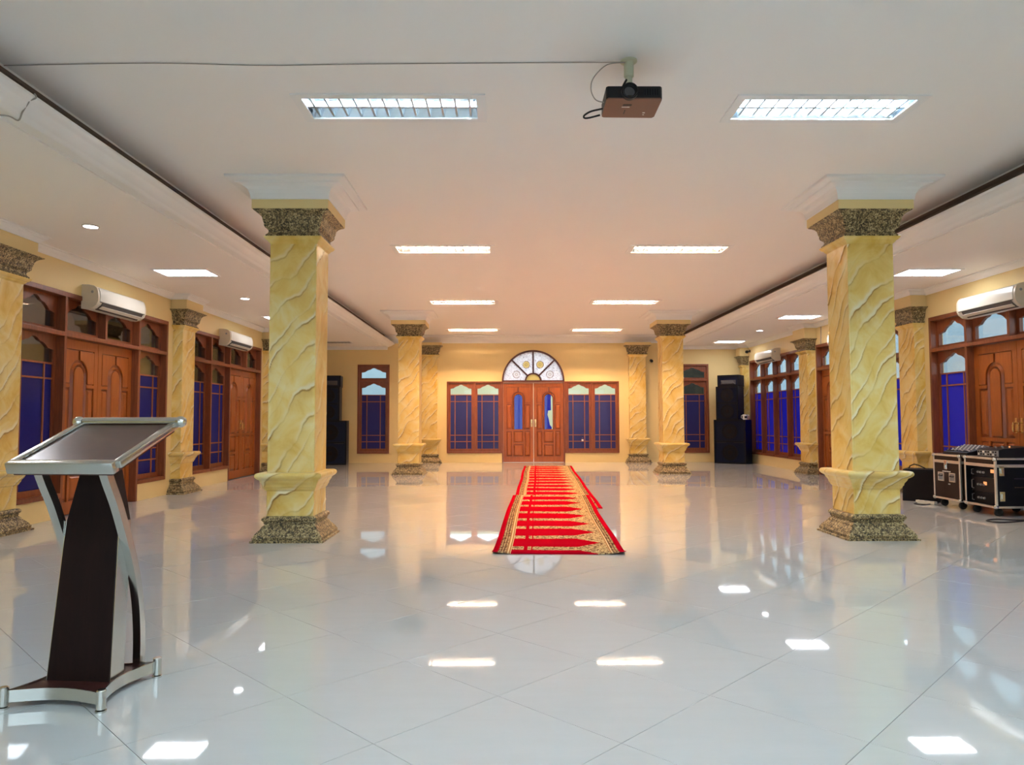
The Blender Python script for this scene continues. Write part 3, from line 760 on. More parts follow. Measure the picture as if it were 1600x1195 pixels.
# ================================================================== CEILING LIGHTS
def troffer(x, y, color, lit, label):
    t = thing('ceiling_light', label, 'ceiling light', (x,y,ZM), 0, 'recessed louvred ceiling lights')
    fr = MB()
    for b in ((-.665,.665,-.225,-LHY,-.010,.0),(-.665,.665,LHY,.225,-.010,.0),(-.665,-LHX,-LHY,LHY,-.010,.0),(LHX,.665,-LHY,LHY,-.010,.0)): fr.box(*b)
    fr.build('frame', M['white'], t)
    hs = MB(); a, b, e = LHX, LHY, .11
    hs.add([(-a,-b,0),(a,-b,0),(a,b,0),(-a,b,0),(-a+.02,-b+.05,e),(a-.02,-b+.05,e),(a-.02,b-.05,e),(-a+.02,b-.05,e),(-a+.02,0,e-.05),(a-.02,0,e-.05)],
           [(0,1,5,4),(2,3,7,6),(1,2,6,9,5),(3,0,4,8,7),(4,5,9,8),(8,9,6,7)])
    hs.build('reflector', M['reflector'], t, fix=False)
    MB().prism([(-.012,.004),(.012,.004),(.003,.045),(-.003,.045)], 'x', -a, a).build('louvre_spine', M['louvre'], t)
    b0 = None
    for k in range(12):
        xk = -a + (k+.5)*2*a/12
        if b0 is None: b0 = MB().prism([(-.007,.003),(.007,.003),(.0015,.046),(-.0015,.046)], 'y', -b+.012, b-.012).build('louvre_blade', M['louvre'], t, loc=(xk,0,0))
        else: link_copy(b0, t, (xk,0,0))
    for s, on in zip((-1,1), lit):
        MB().tube([(-.56,s*.085,.072),(.56,s*.085,.072)], .013, 10).build('lamp_tube', M[color] if on else M['tube_off'], t, smooth=True)
nth = ['first', 'second', 'third', 'farthest']
for j, y in enumerate(LY):
    for i, x in enumerate(LX):
        side = 'left' if i == 0 else 'right'
        if j == 0: lab = 'louvred ceiling light above and behind the camera, %s one' % side
        elif j == 1: lab = 'large bluish louvred ceiling light left of the projector with one lamp lit' if i == 0 else 'large bluish louvred ceiling light right of the projector'
        else: lab = 'warm louvred ceiling light, %s row, %s from the camera' % (side, nth[j-1])
        troffer(x, y, 'cool' if j < 2 else 'warm', (True, False) if (j == 1 and i == 0) else (True, True), lab)
def side_light(x, y, on, label):
    t = thing('aisle_light', label, 'ceiling light', (x,y,ZS), 0, 'flat aisle ceiling lights'); a, b = .36, .225
    fr = MB()
    for q in ((-a,a,-b,-b+.03,-.014,0),(-a,a,b-.03,b,-.014,0),(-a,-a+.03,-b+.03,b-.03,-.014,0),(a-.03,a,-b+.03,b-.03,-.014,0)): fr.box(*q)
    fr.build('frame', M['white'], t, fix=False)
    MB().box(-a+.03,a-.03,-b+.03,b-.03,-.004,0).build('diffuser', M['panel_on'] if on else M['lampoff'], t, fix=False)
    MB().box(-a+.03,a-.03,-.004,.004,-.013,-.004).build('louvre_spine', M['louvre'], t, fix=False)
    for k in range(1, 8):
        xk = -a+.03+k*(2*a-.06)/8; MB().box(xk-.003,xk+.003,-b+.03,b-.03,-.012,-.004).build('louvre_blade', M['louvre'], t, fix=False)
side_light(-4.15, 9.32, True, 'lit flat light in the left aisle ceiling')
side_light(-4.15, 5.05, True, 'lit flat light in the left aisle ceiling above the lectern')
side_light(-4.15, 13.5, True, 'lit flat light in the left aisle ceiling behind the near left column')
side_light(-4.15, 17.75, False, 'unlit flat light at the far end of the left aisle ceiling')
side_light(5.53, 5.05, True, 'lit flat light in the right aisle ceiling, out of view on the right')
side_light(5.53, 9.32, True, 'nearest lit flat light in the right aisle ceiling, above the flight cases')
side_light(5.53, 13.42, True, 'middle lit flat light in the right aisle ceiling')
side_light(5.56, 17.75, True, 'farthest lit flat light in the right aisle ceiling')
def downlight(x, y, label):
    t = thing('downlight', label, 'downlight', (x,y,ZS), 0, 'round downlights')
    MB().lathe([(.080,0),(.078,-.010),(.066,-.012),(.062,-.004)], 'z', (0,0,0), 28).build('ring', M['lamp_ring'], t, smooth=True)
    MB().lathe([(.064,-.009),(.02,-.0105)], 'z', (0,0,0), 24).build('lens', M['down_on'], t, smooth=True)
downlight(-4.105, 7.08, 'near round downlight in the left aisle ceiling')
downlight(-4.11, 11.33, 'far round downlight in the left aisle ceiling')
downlight(5.516, 15.5, 'round downlight in the right aisle ceiling')

# ================================================================== AIR CONDITIONERS
def aircon(loc, rz, L, label):
    t = thing('air_conditioner', label, 'air conditioner', loc, rz, 'wall air conditioners')
    prof = [(0,0),(-.06,-.005),(-.13,.008),(-.175,.045),(-.195,.09),(-.198,.15),(-.192,.20),(-.175,.245),(-.14,.272),(-.08,.284),(0,.285)]
    MB().prism(prof, 'x', .03, L-.03).build('body', M['acwhite'], t, smooth=True, angle=40)
    for s, a, b in ((0,0,.03),(1,L-.03,L)):
        MB().prism([(y*1.03, (z-.14)*1.025+.14) for y, z in prof], 'x', a, b).build('end_cover', M['acend'], t, smooth=True, angle=40)
    MB().prism([(-.199,.085),(-.206,.09),(-.209,.15),(-.203,.205),(-.186,.25),(-.180,.248),(-.195,.20)], 'x', .04, L-.04).build('front_panel', M['acwhite'], t, smooth=True, angle=40)
    MB().prism([(-.110,.001),(-.178,.046),(-.198,.078),(-.201,.080),(-.181,.040),(-.112,-.004)], 'x', .10, L-.07).build('air_outlet', M['acdark'], t)
    MB().prism([(-.150,.012),(-.186,.038),(-.190,.034),(-.152,.006)], 'x', .11, L-.08).build('louvre_flap', M['acwhite'], t)
    MB().prism([(-.197,.0785),(-.2035,.0795),(-.2035,.0835),(-.197,.0845)], 'x', .04, L-.04).build('panel_gap', M['acdark'], t)
    ex = -.0006 if rz > 0 else .0006
    e = MB().lathe([(.017,-.001),(.017,.001)], 'x', ((0 if rz > 0 else L)+ex,-.13,.20), 16).build('badge', M['grey'], t)
aircon((LW,8.64,2.462), PI/2, 1.15, 'white air conditioner over the door behind the lectern')
aircon((LW,12.80,2.455), PI/2, 1.15, 'white air conditioner over the far door of the left wall')
aircon((RW,9.60,2.455), -PI/2, 1.12, 'white air conditioner over the flight cases on the right wall')
aircon((RW,17.50,2.455), -PI/2, 1.15, 'white air conditioner over the blue windows near the right speakers')
aircon((RW,13.52,2.455), -PI/2, 1.12, 'air conditioner hidden behind the near right column, only its tip showing')

# ================================================================== PROJECTOR
t = thing('projector', 'dark projector with a brown underside hanging from the ceiling', 'projector', (.775,4.35,3.03))
pr = [(-.158,-.135),(.158,-.135),(.170,-.12),(.172,.12),(.160,.138),(-.150,.132),(-.163,.12),(-.168,-.12)]
MB().prism(pr, 'z', .004, .078).build('body', M['black'], t, bevel=.006)
MB().prism([(a*.99,b*.99) for a,b in pr], 'z', -.002, .006).build('bottom_cover', M['projtop'], t)
MB().lathe([(.050,.0),(.050,-.03),(.044,-.034),(.038,-.02),(.03,-.015)], 'y', (-.03,-.132,.038), 28).build('lens', M['black'], t, smooth=True)
MB().lathe([(.034,-.016),(.01,-.022)], 'y', (-.03,-.132,.038), 24).build('lens_glass', base_mat('lens_glass', (.01,.01,.02), .05, coat=1)[0], t, smooth=True)
MB().box(-.055,-.002,-.062,-.040,-.0035,-.001).build('bottom_vent', M['black'], t)
MB().box(-.058,-.010,-.026,-.020,-.0035,-.001).build('label_strip', M['paper'], t)
MB().box(-.034,-.028,.02,.075,-.0035,-.001).build('seam', M['black'], t)
MB().box(.085,.10,.055,.061,-.0035,-.001).box(.09,.10,.085,.09,-.0035,-.001).build('label_marks', M['paper'], t)
for k in range(6): MB().box(.06+k*.015,.068+k*.015,-.1375,-.133,.02,.06).build('vent_slot', M['blackbox'], t)
MB().box(-.05,.03,-.05,.03,.078,.10).box(-.02,.0,-.015,.005,.10,.125).build('bracket', M['black'], t)
t = thing('ceiling_mount', 'cream pipe mount holding the projector', 'projector mount', (.765,4.34,0))
MB().lathe([(.052,3.326),(.052,3.318),(.034,3.312),(.034,3.312)], 'z', (0,0,0), 24).build('flange', M['mount'], t, smooth=True)
MB().lathe([(.030,3.318),(.030,3.225),(.027,3.22)], 'z', (0,0,0), 20).build('upper_pipe', M['mount'], t, smooth=True)
MB().lathe([(.021,3.235),(.021,3.128)], 'z', (0,0,0), 20).build('lower_pipe', M['mount'], t, smooth=True)
def wire(name, path, r, mat, label, sub=6):
    P = [Vector(p) for p in path]; out = []
    for i in range(len(P)-1):
        p0, p1, p2, p3 = P[max(i-1,0)], P[i], P[i+1], P[min(i+2,len(P)-1)]
        for k in range(sub):
            s = k/sub
            out.append(.5*((2*p1)+(-p0+p2)*s+(2*p0-5*p1+4*p2-p3)*s*s+(-p0+3*p1-3*p2+p3)*s**3))
    out.append(P[-1])
    return tag(MB().tube(out, r, 7).build(name, mat, smooth=True), label, 'cable')
wire('cable', [(.735,4.33,3.312),(.3,4.355,3.321),(-.85,4.375,3.320),(-1.5,4.40,3.322),(-2.2,4.37,3.320),(-3.12,4.405,3.320)], .0035, M['cable'], 'thin grey cable running along the ceiling to the projector mount')
wire('cable', [(.738,4.31,3.300),(.62,4.26,3.26),(.535,4.24,3.17),(.52,4.25,3.10),(.555,4.30,3.06),(.615,4.33,3.058)], .0035, M['cable'], 'looping grey cable from the mount into the projector side')
wire('cable', [(.745,4.31,3.19),(.725,4.29,3.15),(.71,4.30,3.115)], .007, M['black'], 'short black cable at the foot of the projector mount')
wire('cable', [(.612,4.40,3.05),(.54,4.43,3.045),(.50,4.46,3.03),(.515,4.47,3.018),(.60,4.45,3.03)], .006, M['black'], 'black plug and cable sticking out of the projector side')
wire('cable', [(-2.895,4.36,3.122),(-2.893,4.372,3.10),(-2.94,4.385,3.088),(-2.96,4.40,3.077),(-3.02,4.44,3.038),(-3.085,4.50,3.012),(-3.13,4.47,3.028),(-3.25,4.45,3.032)], .005, M['cable'], 'grey wire draped down the cornice at the upper left')
wire('cable', [(RW-.006,14.21,2.95),(RW-.006,14.22,2.75),(RW-.006,14.23,2.60)], .008, M['cable'], 'vertical cable on the right wall above the narrow door')

# ================================================================== LECTERN
t = thing('lectern', 'dark wooden lectern with chrome rails and a sloping top', 'lectern', (-1.728,3.03,0), math.radians(-5))
bx, by, z0, z1 = .198, .188, .022, .068
def bow(a, b, dep, n=12):
    A, B = Vector(a), Vector(b); d = (B-A); nrm = Vector((-d.y, d.x)).normalized()
    return [tuple(A+d*(k/n)+nrm*dep*math.sin(PI*k/n)) for k in range(n+1)]
corners = [(-bx,-by),(bx,-by),(bx,by),(-bx,by)]
loop = []
for k in range(4): loop += bow(corners[k], corners[(k+1)%4], .045)[:-1]
MB().prism([(x*.985,y*.985) for x,y in loop], 'z', .03, z1-.008).build('base_board', M['redwood'], t)
for k in range(4):
    e = bow(corners[k], corners[(k+1)%4], .045); mb = MB()
    mb.rings([[(x*q, y*q, z) for q, z in ((1.0,z0),(1.0,z1),(.965,z1),(.965,z0))] for x, y in e])
    mb.build('base_rail', M['chrome'], t, smooth=True)
for x, y in corners:
    p = MB().lathe([(.0175,.012),(.0175,.080),(.014,.084)], 'z', (x,y,0), 18).build('corner_post', M['chrome'], t, smooth=True)
    MB().lathe([(.020,0),(.020,.007),(.008,.010),(.008,.014)], 'z', (x,y,0), 18).build('foot', M['chrome'], p, smooth=True)
# tapered body leaning back
lv = [(.060,.132,-.045,.05),(.69,.112,.018,.105),(.90,.064,.030,.115)]
mb = MB(); mb.rings([[(-h,y0,z),(h,y0,z),(h,y1,z),(-h,y1,z)] for z,h,y0,y1 in lv]); mb.build('body', M['darkwood'], t)
for s in (-1, 1):
    mb = MB(); mb.rings([[(s*(h-.002),y0+.004,z),(s*(h+.005),y0+.004,z),(s*(h+.005),y1-.004,z),(s*(h-.002),y1-.004,z)] for z,h,y0,y1 in lv[:2]]); mb.build('edge_strip', M['chrome'], t)
    pth = [(-.135,.955),(-.085,.86),(-.03,.764),(.035,.624),(.09,.490),(.13,.345),(.148,.20),(.150,.055)]
    P = [Vector((s*.137, a, b)) for a, b in pth]; fine = []
    for i in range(len(P)-1):
        p0, p1, p2, p3 = P[max(i-1,0)], P[i], P[i+1], P[min(i+2,len(P)-1)]
        for k in range(4):
            q = k/4; fine.append(.5*((2*p1)+(-p0+p2)*q+(2*p0-5*p1+4*p2-p3)*q*q+(-p0+3*p1-3*p2+p3)*q**3))
    fine.append(P[-1])
    MB().sweep([tuple(p) for p in fine], .034, .036).build('curved_leg', M['chrome'], t, smooth=True)
al = math.radians(20.5); ca, sa = math.cos(al), math.sin(al)
def tp(x, s, n): return (x+.028, -.225 + s*ca - n*sa, .925 + s*sa + n*ca)
wd, dp = .215, .475
MB(tp).box(-wd+.012, wd-.012, .012, dp-.005, -.032, .006).build('desk_board', M['redwood'], t)
MB(tp).box(-wd+.03, wd-.03, .03, dp-.03, .004, .010).build('desk_panel', M['redwood'], t)
MB(tp).box(-wd-.004, wd+.004, -.004, .034, -.022, .026).build('front_rail', M['chrome'], t, bevel=.007, smooth=True)
for s in (-1, 1): MB(tp).box(s*wd-.017, s*wd+.017, .03, dp-.01, -.010, .020).build('side_rail', M['chrome'], t, bevel=.006, smooth=True)
MB(tp).tube([(-wd+.004,dp,.014),(wd+.016,dp,.014)], .021, 20).build('back_rail', M['chrome'], t, smooth=True)
for s in (-1, 1): MB(tp).lathe([(.004,-.026),(.018,-.020),(.025,-.006),(.025,.006),(.018,.020),(.004,.026)], 'x', (s*(wd+.022),dp,.014), 18).build('rail_knob', M['chrome'], t, smooth=True)

# ================================================================== CARPET RUNNERS
def carpet(name, label, x0, y0, wid, length, ang, z, curl, off, lift=0):
    nx, ny = 24, max(20, int(length/.08)); vs, uv = [], []
    for j in range(ny+1):
        for i in range(nx+1):
            u, v = i/nx, j/ny*length
            zz = z + lift*min(1, max(0, (v-2.7)/.35)) + .0015*math.sin(v*5.1+u*3) + .0012*math.sin(u*9+v*2.2)
            if curl:
                e = max(0, .22-v)/.22
                zz += e*e*(.020*max(0,(.14-u)/.14) + .026*max(0,(u-.86)/.14))
            wob = .006*math.sin(v*1.7+.5)
            vs.append((u*wid+wob, v, zz)); uv.append((u, v/.6+off))
    n0 = len(vs); st = nx+1
    fs = [(j*st+i, j*st+i+1, (j+1)*st+i+1, (j+1)*st+i) for j in range(ny) for i in range(nx)]
    edge = [i for i in range(nx+1)] + [j*st+nx for j in range(1,ny+1)] + [ny*st+i for i in range(nx-1,-1,-1)] + [j*st for j in range(ny-1,0,-1)]
    for k in edge: vs.append((vs[k][0], vs[k][1], max(.0006, vs[k][2]-.007))); uv.append(uv[k])
    ne = len(edge)
    for k in range(ne): fs.append((edge[(k+1)%ne], edge[k], n0+k, n0+(k+1)%ne))
    me = bpy.data.meshes.new(name); me.from_pydata(vs, [], fs); L = me.uv_layers.new(name='UVMap')
    for l in me.loops: L.data[l.index].uv = uv[l.vertex_index]
    me.materials.append(M['carpet']); me.polygons.foreach_set('use_smooth', [True]*len(me.polygons))
    o = bpy.data.objects.new(name, me); COL.objects.link(o); o.location = (x0,y0,0); o.rotation_euler = (0,0,ang)
    return tag(o, label, 'carpet', 'red carpet runners')
carpet('carpet_runner', 'near red patterned carpet runner with curled front corners', -.118, 6.03, 1.105, 4.56, -.048, .0075, True, .60, .010)
carpet('carpet_runner', 'far red patterned carpet runner leading to the entrance', .075, 9.10, 1.135, 8.30, -.044, .0075, False, .45)

# ================================================================== SPEAKER STACKS
def cabinet(name, label, loc, rz, w, d, h, parts, group):
    t = thing(name, label, 'speaker', loc, rz, group); tw = .035
    MB().box(-w/2, w/2, -d/2, d/2, .0, h).build('cabinet', M['navy'], t, bevel=.008)
    y = -d/2-.001
    for x0, x1, za, zb in ((-w/2,w/2,h-tw,h),(-w/2,w/2,0,tw),(-w/2,-w/2+tw,tw,h-tw),(w/2-tw,w/2,tw,h-tw)):
        MB().box(x0, x1, y-.018, y, za, zb).build('front_rim', M['blackbox'], t)
    for k in parts:
        if k[0] == 'drv':
            _, cx, cz, r = k
            fr = MB().lathe([(r,0),(r,-.010),(r*.90,-.014),(r*.86,-.006)], 'y', (cx,y,cz), 32).build('driver_ring', M['blackbox'], t, smooth=True)
            MB().lathe([(r*.88,-.004),(r*.74,-.009),(r*.70,-.003),(r*.30,.0),(r*.26,-.010),(r*.02,-.014)], 'y', (cx,y-.0005,cz), 32).build('cone', M['cone'], fr, smooth=True)
        elif k[0] == 'bar':
            _, x0, x1, za, zb = k; MB().box(x0, x1, y-.018, y, za, zb).build('divider', M['blackbox'], t)
        elif k[0] == 'port':
            _, x0, x1, za, zb = k; MB().box(x0, x1, y-.004, y, za, zb).build('port', M['rubber'], t)
        elif k[0] == 'horn':
            _, x0, x1, za, zb = k
            MB().add([(x0,y,za),(x1,y,za),(x1,y,zb),(x0,y,zb),(x0+.05,y-.02,za+.02),(x1-.05,y-.02,za+.02),(x1-.07,y-.004,zb-.02),(x0+.07,y-.004,zb-.02)], [(0,1,5,4),(1,2,6,5),(2,3,7,6),(3,0,4,7),(4,5,6,7)]).build('horn', M['horn'], t)
    return t
def stack(cx, cy, rz, side, grp):
    c, s = math.cos(rz), math.sin(rz)
    def pos(x, y, z): return (cx+x*c-y*s, cy+x*s+y*c, z)
    cabinet('subwoofer', 'big black two-woofer cabinet at the bottom of the %s speaker stack' % side, pos(0,0,0), rz, .80, .52, 1.10,
            [('drv',0,.81,.20),('drv',0,.28,.20),('bar',-.36,.36,.535,.575),('port',-.33,-.10,.52,.534),('port',.10,.33,.52,.534)], grp)
    cabinet('speaker', 'black two-driver cabinet in the middle of the %s speaker stack' % side, pos(-.06,.0,1.10), rz, .56, .48, .84,
            [('drv',0,.62,.17),('drv',0,.21,.17),('bar',-.24,.24,.40,.44)], grp)
    cabinet('horn_speaker', 'black horn cabinet on top of the %s speaker stack' % side, pos(-.03,.0,1.94), rz, .54, .44, .29,
            [('horn',-.19,.19,.05,.16)], grp)
stack(5.78, 18.30, math.radians(-35), 'right', 'right speaker stack')
stack(-4.40, 18.30, math.radians(6), 'left', 'left speaker stack')
t = thing('cup', 'white cup on top of the right bottom speaker cabinet', 'cup', (5.98,17.96,1.10))
MB().lathe([(.045,0),(.055,.01),(.058,.13),(.052,.132),(.048,.02),(.01,.015)], 'z', (0,0,0), 20).build('bowl', M['mug'], t, smooth=True)
MB().tube([(-.056,0,.11),(-.09,0,.10),(-.095,0,.06),(-.07,0,.03),(-.054,0,.03)], .009, 8).build('handle', M['mug'], t, smooth=True)
MB().box(-.03,.03,-.0595,-.057,.04,.09).build('printed_band', M['black'], t)
t = thing('bottle', 'small reddish bottle beside the cup on the right speaker', 'bottle', (6.08,18.0,1.10))
MB().lathe([(.030,0),(.032,.02),(.030,.07),(.014,.09),(.014,.105)], 'z', (0,0,0), 16).build('glass_body', base_mat('reddish_plastic', (.35,.16,.12), .3)[0], t, smooth=True)
MB().lathe([(.016,.105),(.016,.122)], 'z', (0,0,0), 16).build('cap', M['mug'], t, smooth=True)

# ================================================================== FLIGHT CASES AND MIXING GEAR
def flight_case(label, loc, w, d, z0, z1, open_front):
    t = thing('flight_case', label, 'flight case', loc, -PI/2, 'flight cases'); h = z1-z0; lid = z1-.085
    if open_front:
        mb = MB().box(-w/2,-w/2+.015,0,d,z0,z1).box(w/2-.015,w/2,0,d,z0,z1).box(-w/2,w/2,0,d,z0,z0+.015).box(-w/2,w/2,0,d,z1-.015,z1).box(-w/2,w/2,d-.015,d,z0,z1).box(-w/2,w/2,0,d,lid-.005,lid+.012)
    else: mb = MB().box(-w/2,w/2,0,d,z0,z1)
    mb.build('body', M['laminate'] if not open_front else M['blackbox'], t)
    if open_front: MB().box(-w/2+.02,w/2-.02,-.001,.012,lid+.01,z1-.02).build('lid_front', M['laminate'], t)
    e = .024
    def al(nm, *b): MB().box(*b).build(nm, M['alu'], t, bevel=.004)
    for sx in (-1, 1):
        xa, xb = (sx*w/2-e/2-.002, sx*w/2+e/2-.002) if sx > 0 else (sx*w/2-e/2+.002, sx*w/2+e/2+.002)
        al('edge_trim', xa, xb, -.006, e-.006, z0, z1); al('edge_trim', xa, xb, d-e+.006, d+.006, z0, z1)
        al('edge_trim', xa, xb, e, d-e, z0-.004, z0+e-.004); al('edge_trim', xa, xb, e, d-e, z1-e+.004, z1+.004)
        al('lid_trim', xa+.004*sx, xb, e, d-e, lid-.02, lid+.014)
    for ya, yb in ((-.006,e-.006),(d-e+.006,d+.006)):
        al('edge_trim', -w/2+e/2, w/2-e/2, ya, yb, z0-.004, z0+e-.004); al('edge_trim', -w/2+e/2, w/2-e/2, ya, yb, z1-e+.004, z1+.004)
        al('lid_trim', -w/2+e/2, w/2-e/2, ya, yb, lid-.022, lid+.014)
    for sx in (-1,1):
        for y in (0,d):
            for z in (z0+.012, z1-.012): MB().lathe([(.006,-.026),(.020,-.018),(.026,0),(.020,.018),(.006,.026)], 'z', (sx*(w/2-.004),y,z), 14).build('ball_corner', M['chrome'], t, smooth=True)
    # butterfly latches, recessed handles, castors
    def latch(x, y, z, ax):
        q = MB()
        if ax == 'y': q.box(x-.030,x+.030,y-.010,y,z-.055,z+.055).box(x-.012,x+.012,y-.022,y-.008,z-.045,z+.005)
        else: q.box(y-.001,y+.010,x-.030,x+.030,z-.055,z+.055).box(y+.008,y+.020,x-.012,x+.012,z-.03,z+.03)
        q.build('latch', M['chrome'], t, bevel=.003)
    if not open_front:
        latch(.0, -.006, lid-.045, 'y')
        for x in (-.115, .115):
            zc = z0+h*.50; rim = MB().box(x-.060,x+.060,-.008,.0,zc-.055,zc-.043).box(x-.060,x+.060,-.008,0,zc+.043,zc+.055).box(x-.060,x-.048,-.008,0,zc-.043,zc+.043).box(x+.048,x+.060,-.008,0,zc-.043,zc+.043)
            hnd = rim.build('handle_plate', M['alu'], t)
            MB().box(x-.048,x+.048,-.003,.0,zc-.043,zc+.043).build('handle_recess', M['grey'], hnd)
            MB().tube([(x-.035,-.004,zc+.02),(x-.035,-.014,zc+.012),(x+.035,-.014,zc+.012),(x+.035,-.004,zc+.02)], .007, 8).build('grip', M['rubber'], hnd, smooth=True)
        q = MB(); rs = random.Random(3)
        for k in range(11):
            xx = -.085+k*.0155; q.box(xx, xx+.010, -.003, .0, lid-.135+rs.uniform(0,.004), lid-.118-rs.uniform(0,.004))
        q.build('lettering', M['paper'], t)
        MB().box(.03,.045,-.003,0,z0+.19,z0+.202).box(.052,.068,-.003,0,z0+.19,z0+.202).build('label_marks', M['paper'], t)
    for z in (lid-.06, z0+.13): latch(.07, w/2, z, 'x')
    zc = z0+h*.5
    MB().box(w/2, w/2+.004, d*.33, d*.33+.13, zc-.06, zc+.06).build('side_handle_plate', M['blackbox'], t)
    q = MB()
    for k in range(6):
        q.box(w/2+.004, w/2+.006, d*.33+.012+k*.02, d*.33+.020+k*.02, zc+.045, zc+.053).box(w/2+.004, w/2+.006, d*.33+.012+k*.02, d*.33+.020+k*.02, zc-.053, zc-.045)
    q.build('rivets', M['chrome'], t)
    for sx in (-1,1):
        for y in (.075, d-.075):
            cst = MB().box(sx*(w/2-.08)-.03, sx*(w/2-.08)+.03, y-.03, y+.03, z0-.014, z0-.003).box(sx*(w/2-.08)-.026, sx*(w/2-.08)-.020, y-.02, y+.02, .03, z0-.01).box(sx*(w/2-.08)+.020, sx*(w/2-.08)+.026, y-.02, y+.02, .03, z0-.01).build('castor', M['black'], t)
            r = (z0-.016)/2+.004
            MB().lathe([(r*.6,-.016),(r,-.012),(r,.012),(r*.6,.016)], 'x', (sx*(w/2-.08),y,r), 20).build('wheel', M['rubber'], cst, smooth=True)
    return t
flight_case('dark brown closed flight case with two handles on its front', (5.545,9.055,0), .53, .60, .10, .662, False)
c2 = flight_case('open-fronted flight case with amplifiers inside, nearest the right edge', (5.545,8.42,0), .53, .62, .10, .662, True)
def rack_unit(label, y, z, h, face, detail):
    t = thing('amplifier', label, 'amplifier', (y[0],y[1],z), -PI/2, 'rack gear in the open flight case')
    MB().box(-.235,.235,.05,.42,0,h).build('chassis', M['black'], t)
    MB().box(-.242,.242,.038,.05,.001,h-.001).build('front_panel', face, t, bevel=.002)
    for x in (-.21,.21): MB().tube([(x,.038,h*.2),(x,.015,h*.25),(x,.015,h*.75),(x,.038,h*.8)], .005, 8).build('handle', M['grey'], t, smooth=True)
    if detail:
        a, b, c, d = detail; MB().box(a,b,.034,.038,c,d).build('display', M['orange'], t)
    for k in range(3): MB().lathe([(.014,0),(.012,-.016),(.004,-.017)], 'y', (-.12+k*.05,.038,h*.5), 16).build('knob', M['grey'], t, smooth=True)
rack_unit('power amplifier at the bottom of the open flight case', (5.57,8.42), .120, .125, M['blackbox'], None)
rack_unit('middle amplifier with a small orange light in the open case', (5.57,8.42), .250, .175, M['black'], (-.03,.025,.085,.125))
rack_unit('top rack unit with an orange display in the open case', (5.57,8.42), .430, .105, M['blackbox'], (.10,.19,.055,.095))
# mixing desk lying on the first case
t = thing('mixing_desk', 'sloping blue-grey mixing desk on top of the closed flight case', 'mixer', (5.56,8.93,.668), -PI/2, 'audio gear on the cases')
prof = [(.02,.0),(.02,.03),(.10,.045),(.30,.105),(.335,.11),(.335,0)]
MB().prism(prof, 'x', -.24, .24).build('chassis', M['black'], t)
MB().prism([(.022,.031),(.10,.046),(.30,.106),(.30,.110),(.10,.050),(.022,.035)], 'x', -.225, .225).build('control_surface', M['mixblue'], t)
sl = math.atan2(.06,.20)
for k in range(12):
    x = -.205+k*.036
    MB().box(x-.003,x+.003,.04,.10,.040,.0525).build('fader_slot', M['black'], t, fix=False)
    MB().box(x-.008,x+.008,.055+(k*7%4)*.009,.073+(k*7%4)*.009,.046,.060).build('fader_cap', M['paper'] if k % 3 else M['grey'], t, fix=False)
    for j in range(5):
        y = .125+j*.037; z = .050+(y-.10)*math.tan(sl)+.003
        MB().lathe([(.009,0),(.008,.014),(.003,.015)], 'z', (x,y,z), 10).build('knob', M['grey'] if (j+k) % 2 else M['paper'], t, fix=False)
t = thing('effects_box', 'brown box lying behind the mixing desk', 'box', (5.99,9.26,.668), -PI/2, 'audio gear on the cases')
MB().box(-.13,.24,-.085,.085,0,.085).build('body', base_mat('brown_box', (.09,.035,.03), .5)[0], t, bevel=.004)
MB().box(-.125,-.10,-.089,-.085,.055,.08).build('clasp', M['alu'], t)
t = thing('audio_mixer', 'small black mixer with a panel of sockets on the open flight case', 'mixer', (5.58,8.33,.668), -PI/2, 'audio gear on the cases')
MB().prism([(0,0),(0,.085),(.05,.10),(.40,.125),(.40,0)], 'x', -.17, .20).build('chassis', M['black'], t)
MB().box(-.165,.195,-.004,0,.012,.078).build('socket_panel', M['grey'], t)
for k in range(8):
    for j in range(2): MB().lathe([(.010,0),(.010,-.006),(.005,-.007)], 'y', (-.14+k*.042,-.004,.03+j*.03), 12).build('socket', M['paper'] if (k+j) % 3 == 0 else M['black'], t, fix=False)
for k in range(7): MB().lathe([(.009,0),(.008,.016),(.003,.017)], 'z', (-.12+k*.042,.10+(k%3)*.05,.104+(k%3)*.004), 10).build('knob', M['orange'] if k == 5 else M['grey'], t, fix=False)
t = thing('microphone', 'small microphone standing behind the black mixer', 'microphone', (6.08,8.28,.668))
MB().lathe([(.05,0),(.05,.008),(.008,.012),(.008,.15)], 'z', (0,0,0), 16).build('stand', M['black'], t, smooth=True)
MB().lathe([(.010,.15),(.020,.17),(.024,.195),(.016,.215),(.004,.22)], 'z', (0,0,0), 16).build('head', M['grey'], t, smooth=True)
# floor monitor beside the cases
t = thing('floor_monitor', 'black floor monitor speaker with a carrying strap beside the cases', 'speaker', (5.72,9.86,0), math.radians(-38))
MB().prism([(-.20,0),(.24,0),(.24,.425),(-.13,.425)], 'x', -.235, .235).build('cabinet', M['blackbox'], t, bevel=.006)
MB().add([(-.20,-.203,.03),(.20,-.203,.03),(.20,-.14,.40),(-.20,-.14,.40),(-.20,-.195,.03),(.20,-.195,.03),(.20,-.13,.40),(-.20,-.13,.40)], [(0,1,2,3),(7,6,5,4),(0,4,5,1),(1,5,6,2),(2,6,7,3),(3,7,4,0)]).build('grille', M['mesh'], t)
MB().tube([(-.19,.05,.42),(-.17,.05,.46),(-.12,.05,.485),(-.06,.05,.47),(.0,.05,.44),(.03,.05,.42)], .008, 8).build('strap', M['rubber'], t, smooth=True)
wire('cable', [(5.60,9.60,.006),(5.45,9.55,.006),(5.33,9.42,.006),(5.36,9.30,.006),(5.50,9.36,.006),(5.70,9.50,.006)], .007, M['black'], 'black cable loop on the floor beside the floor monitor')
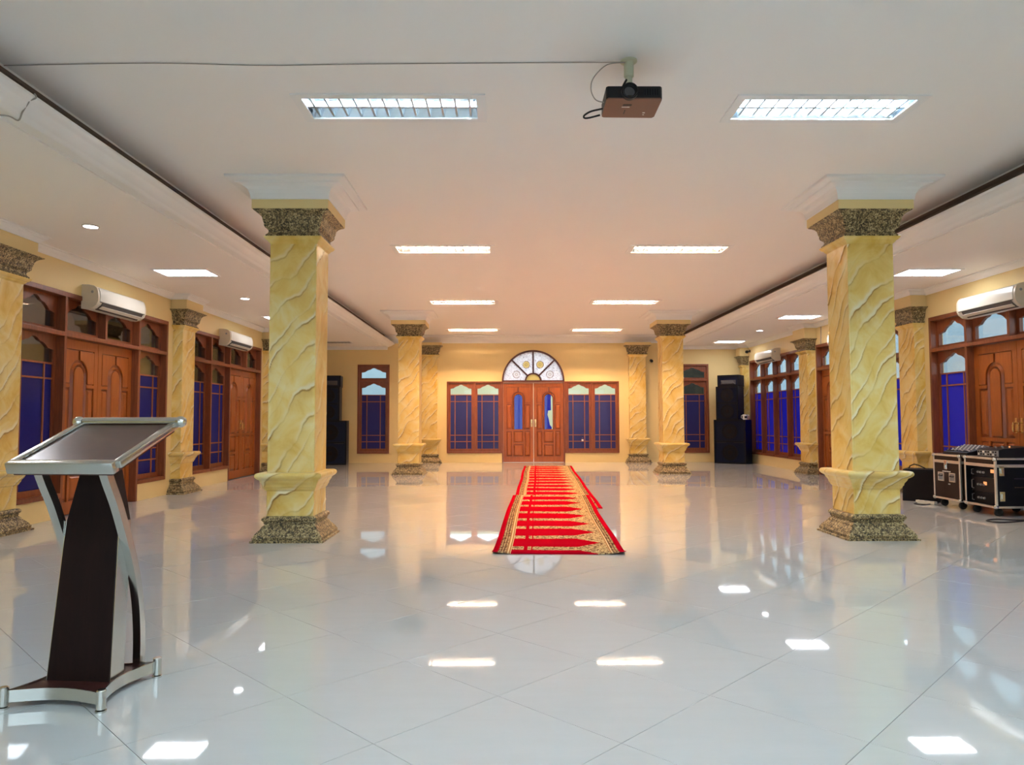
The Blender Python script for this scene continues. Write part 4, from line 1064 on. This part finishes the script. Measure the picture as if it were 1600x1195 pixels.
wire('cable', [(5.95,8.05,.006),(5.62,7.86,.006),(5.40,7.95,.006),(5.22,7.84,.006),(5.26,7.70,.006),(5.45,7.74,.006),(5.75,7.86,.006),(6.0,7.9,.006)], .008, M['black'], 'black cable loop on the floor in front of the open case')
t = thing('power_strip', 'cream power strip on the floor under the closed case', 'power strip', (5.50,9.44,0), math.radians(-65))
MB().box(-.13,.13,-.03,.03,.002,.042).build('body', M['acwhite'], t, bevel=.006)
for k in range(3): MB().lathe([(.018,0),(.018,.002)], 'z', (-.075+k*.07,0,.042), 16).build('socket', M['grey'], t)
t = thing('equipment_bag', 'black bag on the floor at the right edge by the open case', 'bag', (6.02,8.0,0), .2)
rg = []
for z, a, b in ((.002,.16,.09),(.03,.18,.105),(.09,.175,.10),(.135,.15,.075),(.15,.11,.04)):
    rg.append([(a*math.copysign(abs(math.cos(q))**.6, math.cos(q)), b*math.copysign(abs(math.sin(q))**.6, math.sin(q)), z+.006*math.sin(3*q)*(z > .05)) for q in [2*PI*k/28 for k in range(28)]])
MB().rings(rg).build('sack', M['rubber'], t, smooth=True)
MB().tube([(-.08,0,.145),(-.06,0,.19),(0,0,.205),(.06,0,.19),(.08,0,.145)], .008, 8).build('handle', M['black'], t, smooth=True)

# ================================================================== SMALL THINGS ON THE WALLS
def wall_cam(loc, rz, label):
    t = thing('security_camera', label, 'camera', loc, rz)
    MB().lathe([(.035,0),(.035,-.012),(.012,-.016),(.012,-.05)], 'y', (0,0,0), 16).build('bracket', M['black'], t, smooth=True)
    MB().lathe([(.004,.035),(.03,.03),(.042,.0),(.03,-.04),(.004,-.045)], 'y', (0,-.075,-.02), 18).build('housing', M['black'], t, smooth=True)
wall_cam((3.83,FW,2.66), 0, 'small black camera on the far wall beside the right pilaster')
wall_cam((RW,18.40,2.86), -PI/2, 'small black camera high in the far right corner')
t = thing('padlock', 'small white padlock on the window right of the entrance', 'padlock', (2.007,FW-.012,.55))
MB().box(-.025,.025,-.02,0,0,.05).build('body', M['paper'], t, bevel=.005)
MB().tube([(-.016,-.01,.048),(-.016,-.01,.075),(-.008,-.01,.088),(.008,-.01,.088),(.016,-.01,.075),(.016,-.01,.048)], .004, 8).build('shackle', M['chrome'], t, smooth=True)
